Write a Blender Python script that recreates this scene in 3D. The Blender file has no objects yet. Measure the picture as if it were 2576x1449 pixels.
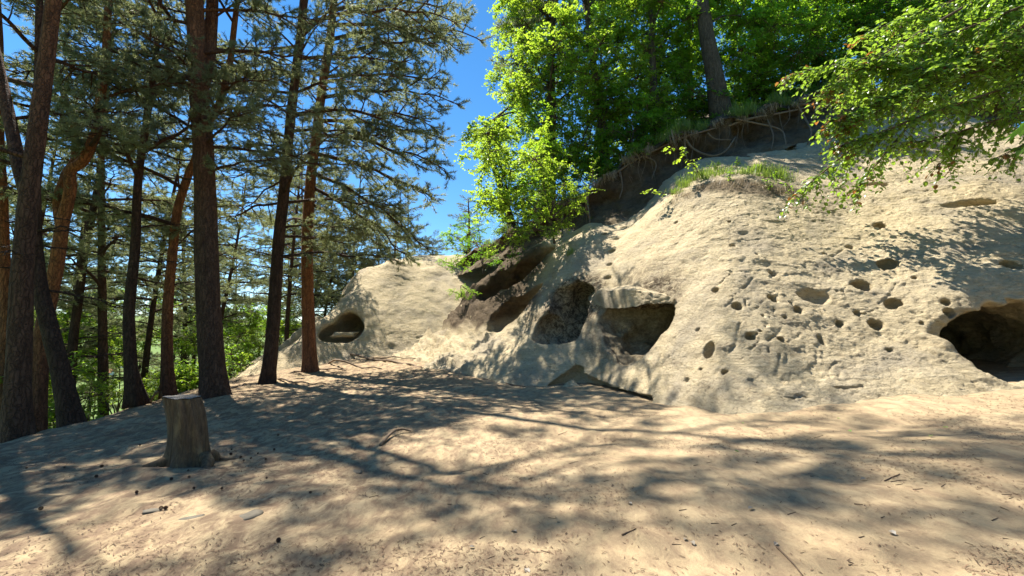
import bpy, math, random
import numpy as np
from mathutils import Vector, Matrix

random.seed(7)
RNG = np.random.default_rng(11)
scene = bpy.context.scene
COL = scene.collection

# ------------------------------------------------------------------ camera
PITCH = math.radians(6.2)
EYE = 1.65
cam_data = bpy.data.cameras.new("camera")
cam_data.sensor_width = 36.0
cam_data.lens = 36.0 * 1160.0 / 2576.0
cam_data.clip_start = 0.05
cam_data.clip_end = 9000
cam = bpy.data.objects.new("camera", cam_data)
COL.objects.link(cam)
cam.location = (0, 0, EYE)
cam.rotation_euler = (math.pi / 2 + PITCH, 0, 0)
scene.camera = cam

# ------------------------------------------------------------------ light
SUN_AZ = math.radians(-48)      # measured from +Y towards +X
SUN_EL = math.radians(60)
SUN = Vector((math.sin(SUN_AZ) * math.cos(SUN_EL), math.cos(SUN_AZ) * math.cos(SUN_EL), math.sin(SUN_EL)))
world = bpy.data.worlds.new("World")
scene.world = world
world.use_nodes = True
wn = world.node_tree.nodes
wl = world.node_tree.links
bg = wn["Background"]
sky = wn.new("ShaderNodeTexSky")
sky.sky_type = 'NISHITA'
sky.sun_disc = False
sky.sun_elevation = SUN_EL
sky.sun_rotation = SUN_AZ
sky.altitude = 600
sky.air_density = 1.0
sky.dust_density = 0.0
sky.ozone_density = 3.0
hs = wn.new("ShaderNodeHueSaturation")
hs.inputs["Saturation"].default_value = 1.26
hs.inputs["Hue"].default_value = 0.497
wl.new(sky.outputs[0], hs.inputs["Color"])
wl.new(hs.outputs[0], bg.inputs["Color"])
bg.inputs["Strength"].default_value = 0.075
sun_data = bpy.data.lights.new("sun", 'SUN')
sun_data.energy = 5.0
sun_data.angle = math.radians(0.53)
sun_data.color = (1.0, 0.94, 0.84)
sun_ob = bpy.data.objects.new("sun", sun_data)
COL.objects.link(sun_ob)
sun_ob.location = SUN * 60
sun_ob.rotation_euler = SUN.to_track_quat('Z', 'Y').to_euler()
scene.view_settings.view_transform = 'Standard'
scene.view_settings.look = 'None'
scene.view_settings.gamma = 1
scene.view_settings.use_curve_mapping = False
scene.view_settings.exposure = 1.5
scene.render.engine = 'CYCLES'
scene.cycles.max_bounces = 7
scene.cycles.diffuse_bounces = 4
scene.cycles.transmission_bounces = 4
scene.cycles.caustics_reflective = False
scene.cycles.caustics_refractive = False

# ------------------------------------------------------------------ helpers
CP, SP = math.cos(PITCH), math.sin(PITCH)

def P(u, v, Y):
    """world point at depth Y in the direction where the photograph (2576 wide) shows (u, v)"""
    xc = (u - 1288.0) / 1160.0
    zc = -(v - 724.5) / 1160.0
    yw = CP - SP * zc
    zw = SP + CP * zc
    t = Y / yw
    return np.array([xc * t, Y, EYE + zw * t])

def _hash(ix, iy, iz, seed):
    h = (ix.astype(np.uint32) * np.uint32(374761393) + iy.astype(np.uint32) * np.uint32(668265263)
         + iz.astype(np.uint32) * np.uint32(2147483647) + np.uint32((seed * 1274126177) & 0xffffffff))
    h = (h ^ (h >> np.uint32(13))) * np.uint32(1274126177)
    h = (h ^ (h >> np.uint32(15))) * np.uint32(2246822519)
    h = h ^ (h >> np.uint32(16))
    return h.astype(np.float32) / np.float32(4294967295.0)

def noise3(x, y, z, seed=0):
    np.seterr(over='ignore')
    x = np.asarray(x, np.float64); y = np.asarray(y, np.float64); z = np.asarray(z, np.float64)
    x, y, z = np.broadcast_arrays(x, y, z)
    fx, fy, fz = np.floor(x), np.floor(y), np.floor(z)
    ix, iy, iz = fx.astype(np.int64) & 0xffffffff, fy.astype(np.int64) & 0xffffffff, fz.astype(np.int64) & 0xffffffff
    tx, ty, tz = (x - fx), (y - fy), (z - fz)
    tx = tx * tx * (3 - 2 * tx); ty = ty * ty * (3 - 2 * ty); tz = tz * tz * (3 - 2 * tz)
    r = 0
    for a in (0, 1):
        wa = tx if a else 1 - tx
        for b in (0, 1):
            wb = ty if b else 1 - ty
            for c in (0, 1):
                wc = tz if c else 1 - tz
                r = r + wa * wb * wc * _hash((ix + a), (iy + b), (iz + c), seed)
    return r * 2 - 1

def fbm(x, y, z, octaves=4, seed=0, gain=0.5):
    r, a, f = 0, 1.0, 1.0
    for k in range(octaves):
        r = r + a * noise3(x * f, y * f, z * f, seed + k * 17)
        a *= gain; f *= 2.03
    return r

def sstep(a, b, x):
    t = np.clip((x - a) / (b - a), 0, 1)
    return t * t * (3 - 2 * t)

def softplus(x, k=1.0):
    return np.log1p(np.exp(np.clip(x / k, -40, 40))) * k

def mesh_np(name, V, F, mats, mat_index=None, smooth=True):
    """mesh from an (n,3) array and a list of (m,k) face arrays"""
    me = bpy.data.meshes.new(name)
    V = np.ascontiguousarray(V, dtype=np.float32)
    if not isinstance(F, (list, tuple)):
        F = [F]
    F = [np.asarray(f, dtype=np.int32) for f in F if len(f)]
    me.vertices.add(len(V))
    me.vertices.foreach_set("co", V.ravel())
    loops = np.concatenate([f.ravel() for f in F])
    sizes = np.concatenate([np.full(len(f), f.shape[1], np.int32) for f in F])
    starts = np.concatenate([[0], np.cumsum(sizes)[:-1]]).astype(np.int32)
    me.loops.add(len(loops))
    me.loops.foreach_set("vertex_index", loops)
    me.polygons.add(len(sizes))
    me.polygons.foreach_set("loop_start", starts)
    me.polygons.foreach_set("loop_total", sizes)
    if mat_index is not None:
        me.polygons.foreach_set("material_index", np.asarray(mat_index, np.int32))
    me.polygons.foreach_set("use_smooth", np.full(len(sizes), smooth))
    for m in (mats if isinstance(mats, (list, tuple)) else [mats]):
        me.materials.append(m)
    me.update(calc_edges=True)
    me.validate()
    return me

def float_attr(me, name, vals):
    a = me.attributes.new(name, 'FLOAT', 'POINT')
    a.data.foreach_set("value", np.asarray(vals, np.float32))

def link(name, me, parent=None, loc=None, rot=None, scale=None):
    o = bpy.data.objects.new(name, me)
    COL.objects.link(o)
    if parent is not None:
        o.parent = parent
    if loc is not None: o.location = loc
    if rot is not None: o.rotation_euler = rot
    if scale is not None: o.scale = scale if hasattr(scale, '__len__') else (scale,) * 3
    return o

def tag(o, label=None, cat=None, group=None, kind=None):
    if label: o["label"] = label
    if cat: o["category"] = cat
    if group: o["group"] = group
    if kind: o["kind"] = kind
    return o

def empty(name, loc, label=None, cat=None, group=None):
    o = bpy.data.objects.new(name, None)
    o.empty_display_size = 0.2
    COL.objects.link(o)
    o.location = loc
    return tag(o, label, cat, group)

def tube_arrays(path, radii, sides=8, bumps=0.0, seed=0, cap=True, flare=None):
    """vertices and quads of a tapered tube round a polyline"""
    path = np.asarray(path, float); n = len(path)
    radii = np.asarray(radii, float)
    T = np.gradient(path, axis=0)
    T /= np.linalg.norm(T, axis=1)[:, None] + 1e-9
    ref = np.array([0.0, 1.0, 0.0]) if abs(T[0][1]) < 0.8 else np.array([1.0, 0.0, 0.0])
    A = np.cross(T, ref); A /= np.linalg.norm(A, axis=1)[:, None] + 1e-9
    B = np.cross(T, A)
    ang = np.linspace(0, 2 * np.pi, sides, endpoint=False)
    ca, sa = np.cos(ang), np.sin(ang)
    R = radii[:, None] * np.ones((n, sides))
    if bumps:
        s = np.arange(n)
        R = R * (1 + bumps * noise3(ca[None] * 2.2 + seed, sa[None] * 2.2, (s * 0.7)[:, None], seed)
                 + bumps * 0.6 * noise3(ca[None] * 5 + seed, sa[None] * 5, (s * 0.25)[:, None], seed + 3))
    if flare is not None:
        for i in range(n):
            R[i] *= 1 + flare[i] * (0.55 + 0.45 * np.cos(ang * 4 + seed) + 0.35 * np.cos(ang * 3 + seed * 2))
    V = path[:, None, :] + R[..., None] * (ca[None, :, None] * A[:, None, :] + sa[None, :, None] * B[:, None, :])
    V = V.reshape(-1, 3)
    i = np.arange(n - 1)[:, None]; j = np.arange(sides)[None, :]; j2 = (j + 1) % sides
    Fq = np.stack([i * sides + j, i * sides + j2, (i + 1) * sides + j2, (i + 1) * sides + j], -1).reshape(-1, 4)
    if cap:
        V = np.vstack([V, path[0], path[-1]])
        c0, c1 = n * sides, n * sides + 1
        jj = np.arange(sides); jn = (jj + 1) % sides
        Ft = np.vstack([np.stack([np.full(sides, c0), jn, jj], 1),
                        np.stack([np.full(sides, c1), (n - 1) * sides + jj, (n - 1) * sides + jn], 1)])
        return V, Fq, Ft
    return V, Fq, np.zeros((0, 3), int)

class Bag:
    """collects pieces of geometry for ONE part"""
    def __init__(s): s.V = []; s.Q = []; s.T = []; s.n = 0; s.mq = []; s.mt = []
    def add(s, V, Q=None, T=None, m=0):
        s.V.append(V)
        if Q is not None and len(Q): s.Q.append(np.asarray(Q) + s.n); s.mq.append(np.full(len(Q), m))
        if T is not None and len(T): s.T.append(np.asarray(T) + s.n); s.mt.append(np.full(len(T), m))
        s.n += len(V)
    def tube(s, path, radii, sides=6, m=0, **k):
        V, Q, T = tube_arrays(path, radii, sides, **k)
        s.add(V, Q, T, m)
    def mesh(s, name, mats, smooth=True):
        V = np.vstack(s.V)
        F = []; M = []
        if s.Q: F.append(np.vstack(s.Q)); M += s.mq
        if s.T: F.append(np.vstack(s.T)); M += s.mt
        return mesh_np(name, V, F, mats, np.concatenate(M), smooth)

def catmull(pts, per=6):
    pts = np.asarray(pts, float)
    p = np.vstack([2 * pts[0] - pts[1], pts, 2 * pts[-1] - pts[-2]])
    out = []
    for i in range(1, len(p) - 2):
        for t in np.linspace(0, 1, per, endpoint=False):
            a, b, c, d = p[i - 1], p[i], p[i + 1], p[i + 2]
            out.append(0.5 * (2 * b + (c - a) * t + (2 * a - 5 * b + 4 * c - d) * t * t + (3 * b - a - 3 * c + d) * t ** 3))
    out.append(pts[-1])
    return np.array(out)

# ------------------------------------------------------------------ materials
def nodes(name):
    m = bpy.data.materials.new(name)
    m.use_nodes = True
    nt = m.node_tree
    return m, nt, nt.nodes, nt.links, nt.nodes["Principled BSDF"]

def ramp(N, stops):
    r = N.new("ShaderNodeValToRGB")
    e = r.color_ramp.elements
    e[0].position, e[0].color = stops[0][0], (*stops[0][1], 1)
    e[1].position, e[1].color = stops[-1][0], (*stops[-1][1], 1)
    for p, c in stops[1:-1]:
        q = e.new(p); q.color = (*c, 1)
    return r

def noise_node(N, L, scale, vec=None, detail=6, rough=0.6, dist=0.0):
    n = N.new("ShaderNodeTexNoise")
    n.inputs["Scale"].default_value = scale
    n.inputs["Detail"].default_value = detail
    n.inputs["Roughness"].default_value = rough
    n.inputs["Distortion"].default_value = dist
    if vec is not None: L.new(vec, n.inputs["Vector"])
    return n

def mapping(N, L, src, scale=(1, 1, 1), rot=(0, 0, 0)):
    m = N.new("ShaderNodeMapping")
    m.inputs["Scale"].default_value = scale
    m.inputs["Rotation"].default_value = rot
    L.new(src, m.inputs["Vector"])
    return m.outputs[0]

def mixc(N, L, fac, a, b, mode='MIX'):
    m = N.new("ShaderNodeMix"); m.data_type = 'RGBA'; m.blend_type = mode
    for s, v in ((m.inputs[0], fac), (m.inputs[6], a), (m.inputs[7], b)):
        if hasattr(v, 'is_linked') or hasattr(v, 'links'): L.new(v, s)
        elif isinstance(v, tuple): s.default_value = (*v, 1)
        else: s.default_value = v
    return m.outputs[2]

def math_node(N, L, op, a, b=None, clamp=False):
    m = N.new("ShaderNodeMath"); m.operation = op; m.use_clamp = clamp
    for s, v in ((m.inputs[0], a), (m.inputs[1], b)):
        if v is None: continue
        if hasattr(v, 'links'): L.new(v, s)
        else: s.default_value = v
    return m.outputs[0]

def bump(N, L, h, strength, dist, normal=None):
    b = N.new("ShaderNodeBump")
    b.inputs["Strength"].default_value = strength
    b.inputs["Distance"].default_value = dist
    L.new(h, b.inputs["Height"])
    if normal is not None: L.new(normal, b.inputs["Normal"])
    return b.outputs[0]

def mat_rock(name, tint=(1, 1, 1)):
    m, nt, N, L, bs = nodes(name)
    co = N.new("ShaderNodeNewGeometry").outputs["Position"]
    big = noise_node(N, L, 0.55, co, 5, 0.6, 0.6)
    mid = noise_node(N, L, 2.2, co, 8, 0.65, 0.3)
    # bedding: thin layers dipping slightly
    lay = noise_node(N, L, 1.0, mapping(N, L, co, (1.6, 1.6, 6.5), (0.30, -0.42, 0)), 8, 0.68, 1.4)
    fine = noise_node(N, L, 11, mapping(N, L, co, (1, 1, 1.7), (0.35, -0.45, 0)), 10, 0.74, 1.0)
    grit = noise_node(N, L, 90, co, 3, 0.6)
    base = ramp(N, [(0.28, (0.42, 0.33, 0.20)), (0.46, (0.52, 0.425, 0.265)), (0.62, (0.58, 0.48, 0.31)), (0.75, (0.63, 0.54, 0.37))])
    L.new(lay.outputs[0], base.inputs[0])
    c = base.outputs[0]
    gm = ramp(N, [(0.47, (0, 0, 0)), (0.66, (1, 1, 1))]); L.new(big.outputs[0], gm.inputs[0])
    gf = math_node(N, L, 'MULTIPLY', gm.outputs[0], 0.7)
    c = mixc(N, L, gf, c, (0.33, 0.285, 0.215))
    fm = ramp(N, [(0.38, (1, 1, 1)), (0.47, (0, 0, 0))]); L.new(fine.outputs[0], fm.inputs[0])
    c = mixc(N, L, math_node(N, L, 'MULTIPLY', fm.outputs[0], 0.6), c, (0.20, 0.155, 0.10))
    mm = ramp(N, [(0.56, (0, 0, 0)), (0.70, (1, 1, 1))]); L.new(mid.outputs[0], mm.inputs[0])
    c = mixc(N, L, math_node(N, L, 'MULTIPLY', mm.outputs[0], 0.5), c, (0.26, 0.21, 0.15))
    # shade of the hollows, painted into the stone colour in blotches (attribute 'grime')
    at = N.new("ShaderNodeAttribute"); at.attribute_name = "shade_blotch"
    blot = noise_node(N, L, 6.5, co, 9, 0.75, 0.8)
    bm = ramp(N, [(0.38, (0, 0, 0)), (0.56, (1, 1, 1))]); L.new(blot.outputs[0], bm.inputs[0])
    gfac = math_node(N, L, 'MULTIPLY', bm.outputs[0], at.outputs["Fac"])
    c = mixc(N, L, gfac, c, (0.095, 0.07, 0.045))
    at2 = N.new("ShaderNodeAttribute"); at2.attribute_name = "earth"
    ef = math_node(N, L, 'MULTIPLY', at2.outputs["Fac"], 0.95, True)
    en = noise_node(N, L, 3.0, co, 7, 0.7)
    er = ramp(N, [(0.35, (0.055, 0.038, 0.024)), (0.65, (0.13, 0.092, 0.057))]); L.new(en.outputs[0], er.inputs[0])
    c = mixc(N, L, ef, c, er.outputs[0])
    if tint != (1, 1, 1): c = mixc(N, L, 1.0, c, tint, 'MULTIPLY')
    L.new(c, bs.inputs["Base Color"])
    bs.inputs["Roughness"].default_value = 0.95
    bs.inputs["Specular IOR Level"].default_value = 0.15
    h = math_node(N, L, 'ADD', math_node(N, L, 'MULTIPLY', fine.outputs[0], 1.0), math_node(N, L, 'MULTIPLY', lay.outputs[0], 0.7))
    n1 = bump(N, L, h, 1.0, 0.09)
    n2 = bump(N, L, grit.outputs[0], 0.6, 0.016, n1)
    L.new(n2, bs.inputs["Normal"])
    return m

def mat_sand():
    m, nt, N, L, bs = nodes("sand_ground")
    co = N.new("ShaderNodeNewGeometry").outputs["Position"]
    big = noise_node(N, L, 0.5, co, 5, 0.6)
    mid = noise_node(N, L, 4, mapping(N, L, co, (1.6, 0.8, 1), (0, 0, 0.6)), 8, 0.7, 0.4)
    fine = noise_node(N, L, 38, co, 6, 0.75)
    lit = noise_node(N, L, 55, mapping(N, L, co, (1, 2.6, 1), (0, 0, 0.5)), 4, 0.75, 1.5)
    base = ramp(N, [(0.3, (0.30, 0.225, 0.13)), (0.5, (0.365, 0.28, 0.165)), (0.72, (0.42, 0.33, 0.20))])
    L.new(big.outputs[0], base.inputs[0])
    c = base.outputs[0]
    mr = ramp(N, [(0.38, (1, 1, 1)), (0.60, (0, 0, 0))]); L.new(mid.outputs[0], mr.inputs[0])
    at = N.new("ShaderNodeAttribute"); at.attribute_name = "litter"
    lf = math_node(N, L, 'MULTIPLY', mr.outputs[0], math_node(N, L, 'MULTIPLY_ADD', at.outputs["Fac"], 0.7))
    c = mixc(N, L, lf, c, (0.185, 0.128, 0.082))
    lr = ramp(N, [(0.36, (1, 1, 1)), (0.43, (0, 0, 0))]); L.new(lit.outputs[0], lr.inputs[0])
    c = mixc(N, L, math_node(N, L, 'MULTIPLY', lr.outputs[0], 0.55), c, (0.14, 0.095, 0.06))
    # grass and leaf mould where nobody walks
    ag = N.new("ShaderNodeAttribute"); ag.attribute_name = "grass"
    gr = ramp(N, [(0.35, (0.07, 0.115, 0.025)), (0.65, (0.14, 0.20, 0.05))]); L.new(mid.outputs[0], gr.inputs[0])
    c = mixc(N, L, ag.outputs["Fac"], c, gr.outputs[0])
    L.new(c, bs.inputs["Base Color"])
    bs.inputs["Roughness"].default_value = 0.95
    bs.inputs["Specular IOR Level"].default_value = 0.15
    n1 = bump(N, L, mid.outputs[0], 0.6, 0.05)
    n2 = bump(N, L, fine.outputs[0], 0.7, 0.014, n1)
    L.new(n2, bs.inputs["Normal"])
    return m

def mat_bark(name, low, high, z0=3.0, z1=8.0, scale=1.0):
    m, nt, N, L, bs = nodes(name)
    co = N.new("ShaderNodeNewGeometry").outputs["Position"]
    plate = N.new("ShaderNodeTexVoronoi"); plate.feature = 'DISTANCE_TO_EDGE'
    plate.inputs["Scale"].default_value = 13 * scale
    wob = noise_node(N, L, 6, co, 3, 0.6)
    v = N.new("ShaderNodeVectorMath"); v.operation = 'MULTIPLY_ADD'
    L.new(wob.outputs["Color"], v.inputs[0]); v.inputs[1].default_value = (0.12, 0.12, 0.3)
    L.new(mapping(N, L, co, (1, 1, 0.28)), v.inputs[2])
    L.new(v.outputs[0], plate.inputs["Vector"])
    ns = noise_node(N, L, 9, mapping(N, L, co, (1, 1, 0.35)), 7, 0.7)
    sep = N.new("ShaderNodeSeparateXYZ"); L.new(co, sep.inputs[0])
    mr = N.new("ShaderNodeMapRange"); mr.inputs[1].default_value = z0; mr.inputs[2].default_value = z1
    zz = math_node(N, L, 'ADD', sep.outputs[2], math_node(N, L, 'MULTIPLY', ns.outputs[0], 1.5))
    L.new(zz, mr.inputs[0])
    c = mixc(N, L, mr.outputs[0], low, high)
    v1 = ramp(N, [(0.3, (0.55, 0.52, 0.5)), (0.7, (1.35, 1.3, 1.25))]); L.new(ns.outputs[0], v1.inputs[0])
    c = mixc(N, L, 1.0, c, v1.outputs[0], 'MULTIPLY')
    cr = ramp(N, [(0.0, (1, 1, 1)), (0.07, (0, 0, 0))]); L.new(plate.outputs["Distance"], cr.inputs[0])
    c = mixc(N, L, math_node(N, L, 'MULTIPLY', cr.outputs[0], 0.75), c, tuple(x * 0.3 for x in low))
    L.new(c, bs.inputs["Base Color"])
    bs.inputs["Roughness"].default_value = 0.92
    bs.inputs["Specular IOR Level"].default_value = 0.2
    hr = ramp(N, [(0.0, (0, 0, 0)), (0.16, (1, 1, 1))]); L.new(plate.outputs["Distance"], hr.inputs[0])
    n1 = bump(N, L, hr.outputs[0], 0.9, 0.03)
    n2 = bump(N, L, ns.outputs[0], 0.6, 0.02, n1)
    L.new(n2, bs.inputs["Normal"])
    return m

def mat_leaf(name, c1, c2, trans=0.45, tcol=None, var=0.35, rough=0.45, spec=0.4):
    m, nt, N, L, bs = nodes(name)
    out = N["Material Output"]
    geo = N.new("ShaderNodeNewGeometry")
    oi = N.new("ShaderNodeObjectInfo")
    r = math_node(N, L, 'ADD', math_node(N, L, 'MULTIPLY', geo.outputs["Random Per Island"], 1 - var), math_node(N, L, 'MULTIPLY', oi.outputs["Random"], var))
    c = mixc(N, L, r, c1, c2)
    L.new(c, bs.inputs["Base Color"])
    bs.inputs["Roughness"].default_value = rough
    bs.inputs["Specular IOR Level"].default_value = spec
    tr = N.new("ShaderNodeBsdfTranslucent")
    tc = tcol or tuple(min(1, x * 2.4) for x in c2)
    t2 = mixc(N, L, r, tuple(x * 0.72 for x in tc), tc)
    L.new(t2, tr.inputs["Color"])
    mx = N.new("ShaderNodeMixShader"); mx.inputs[0].default_value = trans
    L.new(bs.outputs[0], mx.inputs[1]); L.new(tr.outputs[0], mx.inputs[2])
    L.new(mx.outputs[0], out.inputs["Surface"])
    return m

def mat_plain(name, col, rough=0.9, var=0.3, scale=8.0, bstr=0.3, bdist=0.01, spec=0.2, metal=0.0):
    m, nt, N, L, bs = nodes(name)
    co = N.new("ShaderNodeNewGeometry").outputs["Position"]
    ns = noise_node(N, L, scale, co, 6, 0.65)
    rp = ramp(N, [(0.3, tuple(x * (1 - var) for x in col)), (0.7, tuple(min(1, x * (1 + var)) for x in col))])
    L.new(ns.outputs[0], rp.inputs[0])
    L.new(rp.outputs[0], bs.inputs["Base Color"])
    bs.inputs["Roughness"].default_value = rough
    bs.inputs["Specular IOR Level"].default_value = spec
    bs.inputs["Metallic"].default_value = metal
    L.new(bump(N, L, ns.outputs[0], bstr, bdist), bs.inputs["Normal"])
    return m

M_ROCK = mat_rock("sandstone")
M_SAND = mat_sand()
M_PINEBARK = mat_bark("pine_bark", (0.095, 0.058, 0.040), (0.20, 0.09, 0.045), 5.5, 11)
M_PINEBARK_OR = mat_bark("orange_pine_bark", (0.12, 0.065, 0.042), (0.28, 0.115, 0.045), 1.0, 4.5)
M_PINEBARK_DARK = mat_bark("pine_bark_dark", (0.07, 0.044, 0.031), (0.15, 0.072, 0.038), 5, 13)
M_BARK = mat_bark("grey_bark", (0.095, 0.080, 0.062), (0.10, 0.085, 0.065), 0, 9)
M_TWIG = mat_plain("twig_bark", (0.11, 0.075, 0.05), 0.9, 0.4, 20)
M_NEEDLE = mat_leaf("pine_needles", (0.115, 0.135, 0.068), (0.20, 0.22, 0.115), 0.40, (0.44, 0.49, 0.19), 0.4, 0.5, 0.35)
M_LEAF = mat_leaf("leaf_green", (0.060, 0.130, 0.014), (0.11, 0.21, 0.022), 0.5, (0.42, 0.72, 0.035), 0.5)
M_LEAF_Y = mat_leaf("leaf_yellow_green", (0.085, 0.155, 0.016), (0.15, 0.24, 0.03), 0.5, (0.52, 0.74, 0.05), 0.4)
M_LEAF_D = mat_leaf("leaf_deep_green", (0.035, 0.088, 0.012), (0.07, 0.15, 0.018), 0.46, (0.27, 0.56, 0.03), 0.5)

# ------------------------------------------------------------------ ground
EDGE_A, EDGE_B = np.array([-9.4, 8.0]), np.array([-12.6, 19.5])     # crest of the terrace on the left
_ed = (EDGE_B - EDGE_A) / np.linalg.norm(EDGE_B - EDGE_A)
_en = np.array([-_ed[1], _ed[0]])

def edge_dist(x, y):
    """metres beyond the terrace edge (positive = down the slope)"""
    return (x - EDGE_A[0]) * _en[0] + (y - EDGE_A[1]) * _en[1]

def G(x, y):
    x = np.asarray(x, float); y = np.asarray(y, float)
    xc = np.clip(x, -60, 22)
    z = 0.085 * softplus(xc - 1, 1.0) - 0.028 * softplus(-xc - 1, 1.5) + 0.085 * softplus(np.minimum(y, 40) - 12, 2.0) * sstep(-16, -6, x)
    e = edge_dist(x, y) + 0.35 * noise3(x * 0.4, y * 0.4, 0, 5)
    bb = (y - 35) - 60 * sstep(8, 30, x)
    q = np.maximum(e, bb)
    q = np.where(y > 25, q, e)
    z = z - 0.52 * np.minimum(softplus(q, 0.5), 78 + 0 * q)
    d = np.hypot(x, y)
    z = z - 0.02 * np.clip(d - 140, 0, 350)
    z = z + sstep(520, 2300, d) * 100 * (0.75 + 0.35 * noise3(x / 500, y / 500, 1, 9)) * (1 - sstep(3500, 6500, d))
    return z

def axis(lo, d0, d1, hi, step, grow=1.16):
    a = list(np.arange(d0, d1, step))
    s, x = step, d0
    left = []
    while x > lo:
        s *= grow; x -= s; left.append(x)
    s, x = step, a[-1]
    right = []
    while x < hi:
        s *= grow; x += s; right.append(x)
    return np.array(left[::-1] + a + right)

def build_ground():
    xs = axis(-6000, -14, 15, 6000, 0.085)
    ys = axis(-2500, 1.2, 24, 6500, 0.085)
    X, Y = np.meshgrid(xs, ys)
    Z = G(X, Y)
    near = (1 - sstep(26, 40, np.hypot(X, Y)))
    rough = 0.05 * fbm(X * 0.55, Y * 0.55, 0, 3, 21) + 0.016 * fbm(X * 2.6, Y * 2.6, 0, 3, 31)
    lefty = sstep(0, -5, X)
    rough += lefty * 0.03 * fbm((X + 0.4 * Y) * 1.6, (Y - 0.3 * X) * 3.6, 0, 3, 41)
    Z = Z + rough * near
    ny, nx = X.shape
    i = np.arange(ny - 1)[:, None]; j = np.arange(nx - 1)[None]
    F = np.stack([i * nx + j, i * nx + j + 1, (i + 1) * nx + j + 1, (i + 1) * nx + j], -1).reshape(-1, 4)
    me = mesh_np("ground", np.stack([X, Y, Z], -1).reshape(-1, 3), F, M_SAND)
    e = edge_dist(X, Y) + 0.8 * noise3(X * 0.9, Y * 0.9, 0, 77)
    grass = np.maximum(sstep(0.6, 2.5, e), sstep(30, 36, Y))
    grass = np.maximum(grass, sstep(26, 36, X))
    litter = 0.25 + 0.75 * sstep(3, -4, X + 0.35 * fbm(X * .4, Y * .4, 0, 2, 3)) 
    float_attr(me, "grass", grass.ravel()); float_attr(me, "litter", litter.ravel())
    o = link("ground", me); tag(o, kind="structure")
    return o

GROUND = build_ground()

# ------------------------------------------------------------------ rock: a height field from surveyed points, then hollows cut out of the solid
class TPS:
    def __init__(s, pts, lam=0.02):
        pts = np.asarray(pts, float)
        s.p = pts[:, :2]; n = len(pts)
        K = s.phi(np.linalg.norm(s.p[:, None] - s.p[None], axis=-1)) + lam * np.eye(n)
        Pm = np.hstack([np.ones((n, 1)), s.p])
        A = np.block([[K, Pm], [Pm.T, np.zeros((3, 3))]])
        s.w = np.linalg.solve(A, np.concatenate([pts[:, 2], np.zeros(3)]))
    def phi(s, r):
        return np.where(r > 1e-9, r * r * np.log(np.maximum(r, 1e-9)), 0)
    def __call__(s, x, y):
        q = np.stack([x.ravel(), y.ravel()], 1)
        K = s.phi(np.linalg.norm(q[:, None] - s.p[None], axis=-1))
        r = K @ s.w[:-3] + s.w[-3] + q @ s.w[-2:]
        return r.reshape(x.shape)

class Field:
    """a gridded height field with bilinear lookup"""
    def __init__(s, f, x0, x1, y0, y1, h):
        s.x0, s.y0, s.h = x0, y0, h
        s.xs = np.arange(x0, x1 + h, h); s.ys = np.arange(y0, y1 + h, h)
        X, Y = np.meshgrid(s.xs, s.ys)
        s.H = f(X, Y)
        gy, gx = np.gradient(s.H, h)
        s.N = np.sqrt(1 + np.minimum(gx * gx + gy * gy, 14))
        s.gx, s.gy = gx, gy
    def look(s, A, x, y):
        fx = np.clip((x - s.x0) / s.h, 0, len(s.xs) - 1.001); fy = np.clip((y - s.y0) / s.h, 0, len(s.ys) - 1.001)
        ix = fx.astype(int); iy = fy.astype(int); tx = fx - ix; ty = fy - iy
        return (A[iy, ix] * (1 - tx) * (1 - ty) + A[iy, ix + 1] * tx * (1 - ty) + A[iy + 1, ix] * (1 - tx) * ty + A[iy + 1, ix + 1] * tx * ty)
    def sdf(s, p):
        return (p[..., 2] - s.look(s.H, p[..., 0], p[..., 1])) / s.look(s.N, p[..., 0], p[..., 1])
    def hit(s, u, v, y0=5.0, y1=34.0):
        """the first point where the sight line through (u, v) meets the surface"""
        Y = np.linspace(y0, y1, 900)
        a = P(u, v, 1.0); d = a - np.array([0, 0, EYE])
        pts = np.array([0, 0, EYE]) + Y[:, None] * d
        f = pts[:, 2] - s.look(s.H, pts[:, 0], pts[:, 1])
        k = np.where(f < 0)[0]
        k = k[0] if len(k) else len(Y) - 1
        p = pts[k]
        g = np.array([-s.look(s.gx, p[0:1], p[1:2])[0], -s.look(s.gy, p[0:1], p[1:2])[0], 1.0])
        return p, g / np.linalg.norm(g)

def ground_hit(u, v):
    a = P(u, v, 1.0) - np.array([0, 0, EYE])
    Y = np.linspace(1.5, 40, 2500)
    pts = np.array([0, 0, EYE]) + Y[:, None] * a
    f = pts[:, 2] - G(pts[:, 0], pts[:, 1])
    k = np.where(f < 0)[0]
    return pts[k[0]] if len(k) else pts[-1]

def ell(p, c, R, r):
    """ellipsoid distance (approximate); R rows are its axes"""
    q = (p - c) @ R.T
    k0 = np.linalg.norm(q / r, axis=-1); k1 = np.linalg.norm(q / (r * r), axis=-1)
    return k0 * (k0 - 1) / np.maximum(k1, 1e-6)

def caps(p, a, b, ra, rb=None):
    rb = ra if rb is None else rb
    ab = b - a
    t = np.clip(((p - a) @ ab) / (ab @ ab), 0, 1)
    return np.linalg.norm(p - a - t[..., None] * ab, axis=-1) - (ra + (rb - ra) * t)

def smax(a, b, k):
    h = np.clip(0.5 - 0.5 * (b - a) / k, 0, 1)      # smooth maximum
    return b * (1 - h) + a * h + k * h * (1 - h)

def smin(a, b, k):
    return -smax(-a, -b, k)

def frame(n):
    n = n / np.linalg.norm(n)
    t = np.cross([0, 0, 1.0], n); t /= np.linalg.norm(t)
    return np.array([t, n, np.cross(n, t)])      # along the face, out of it, up it

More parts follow.
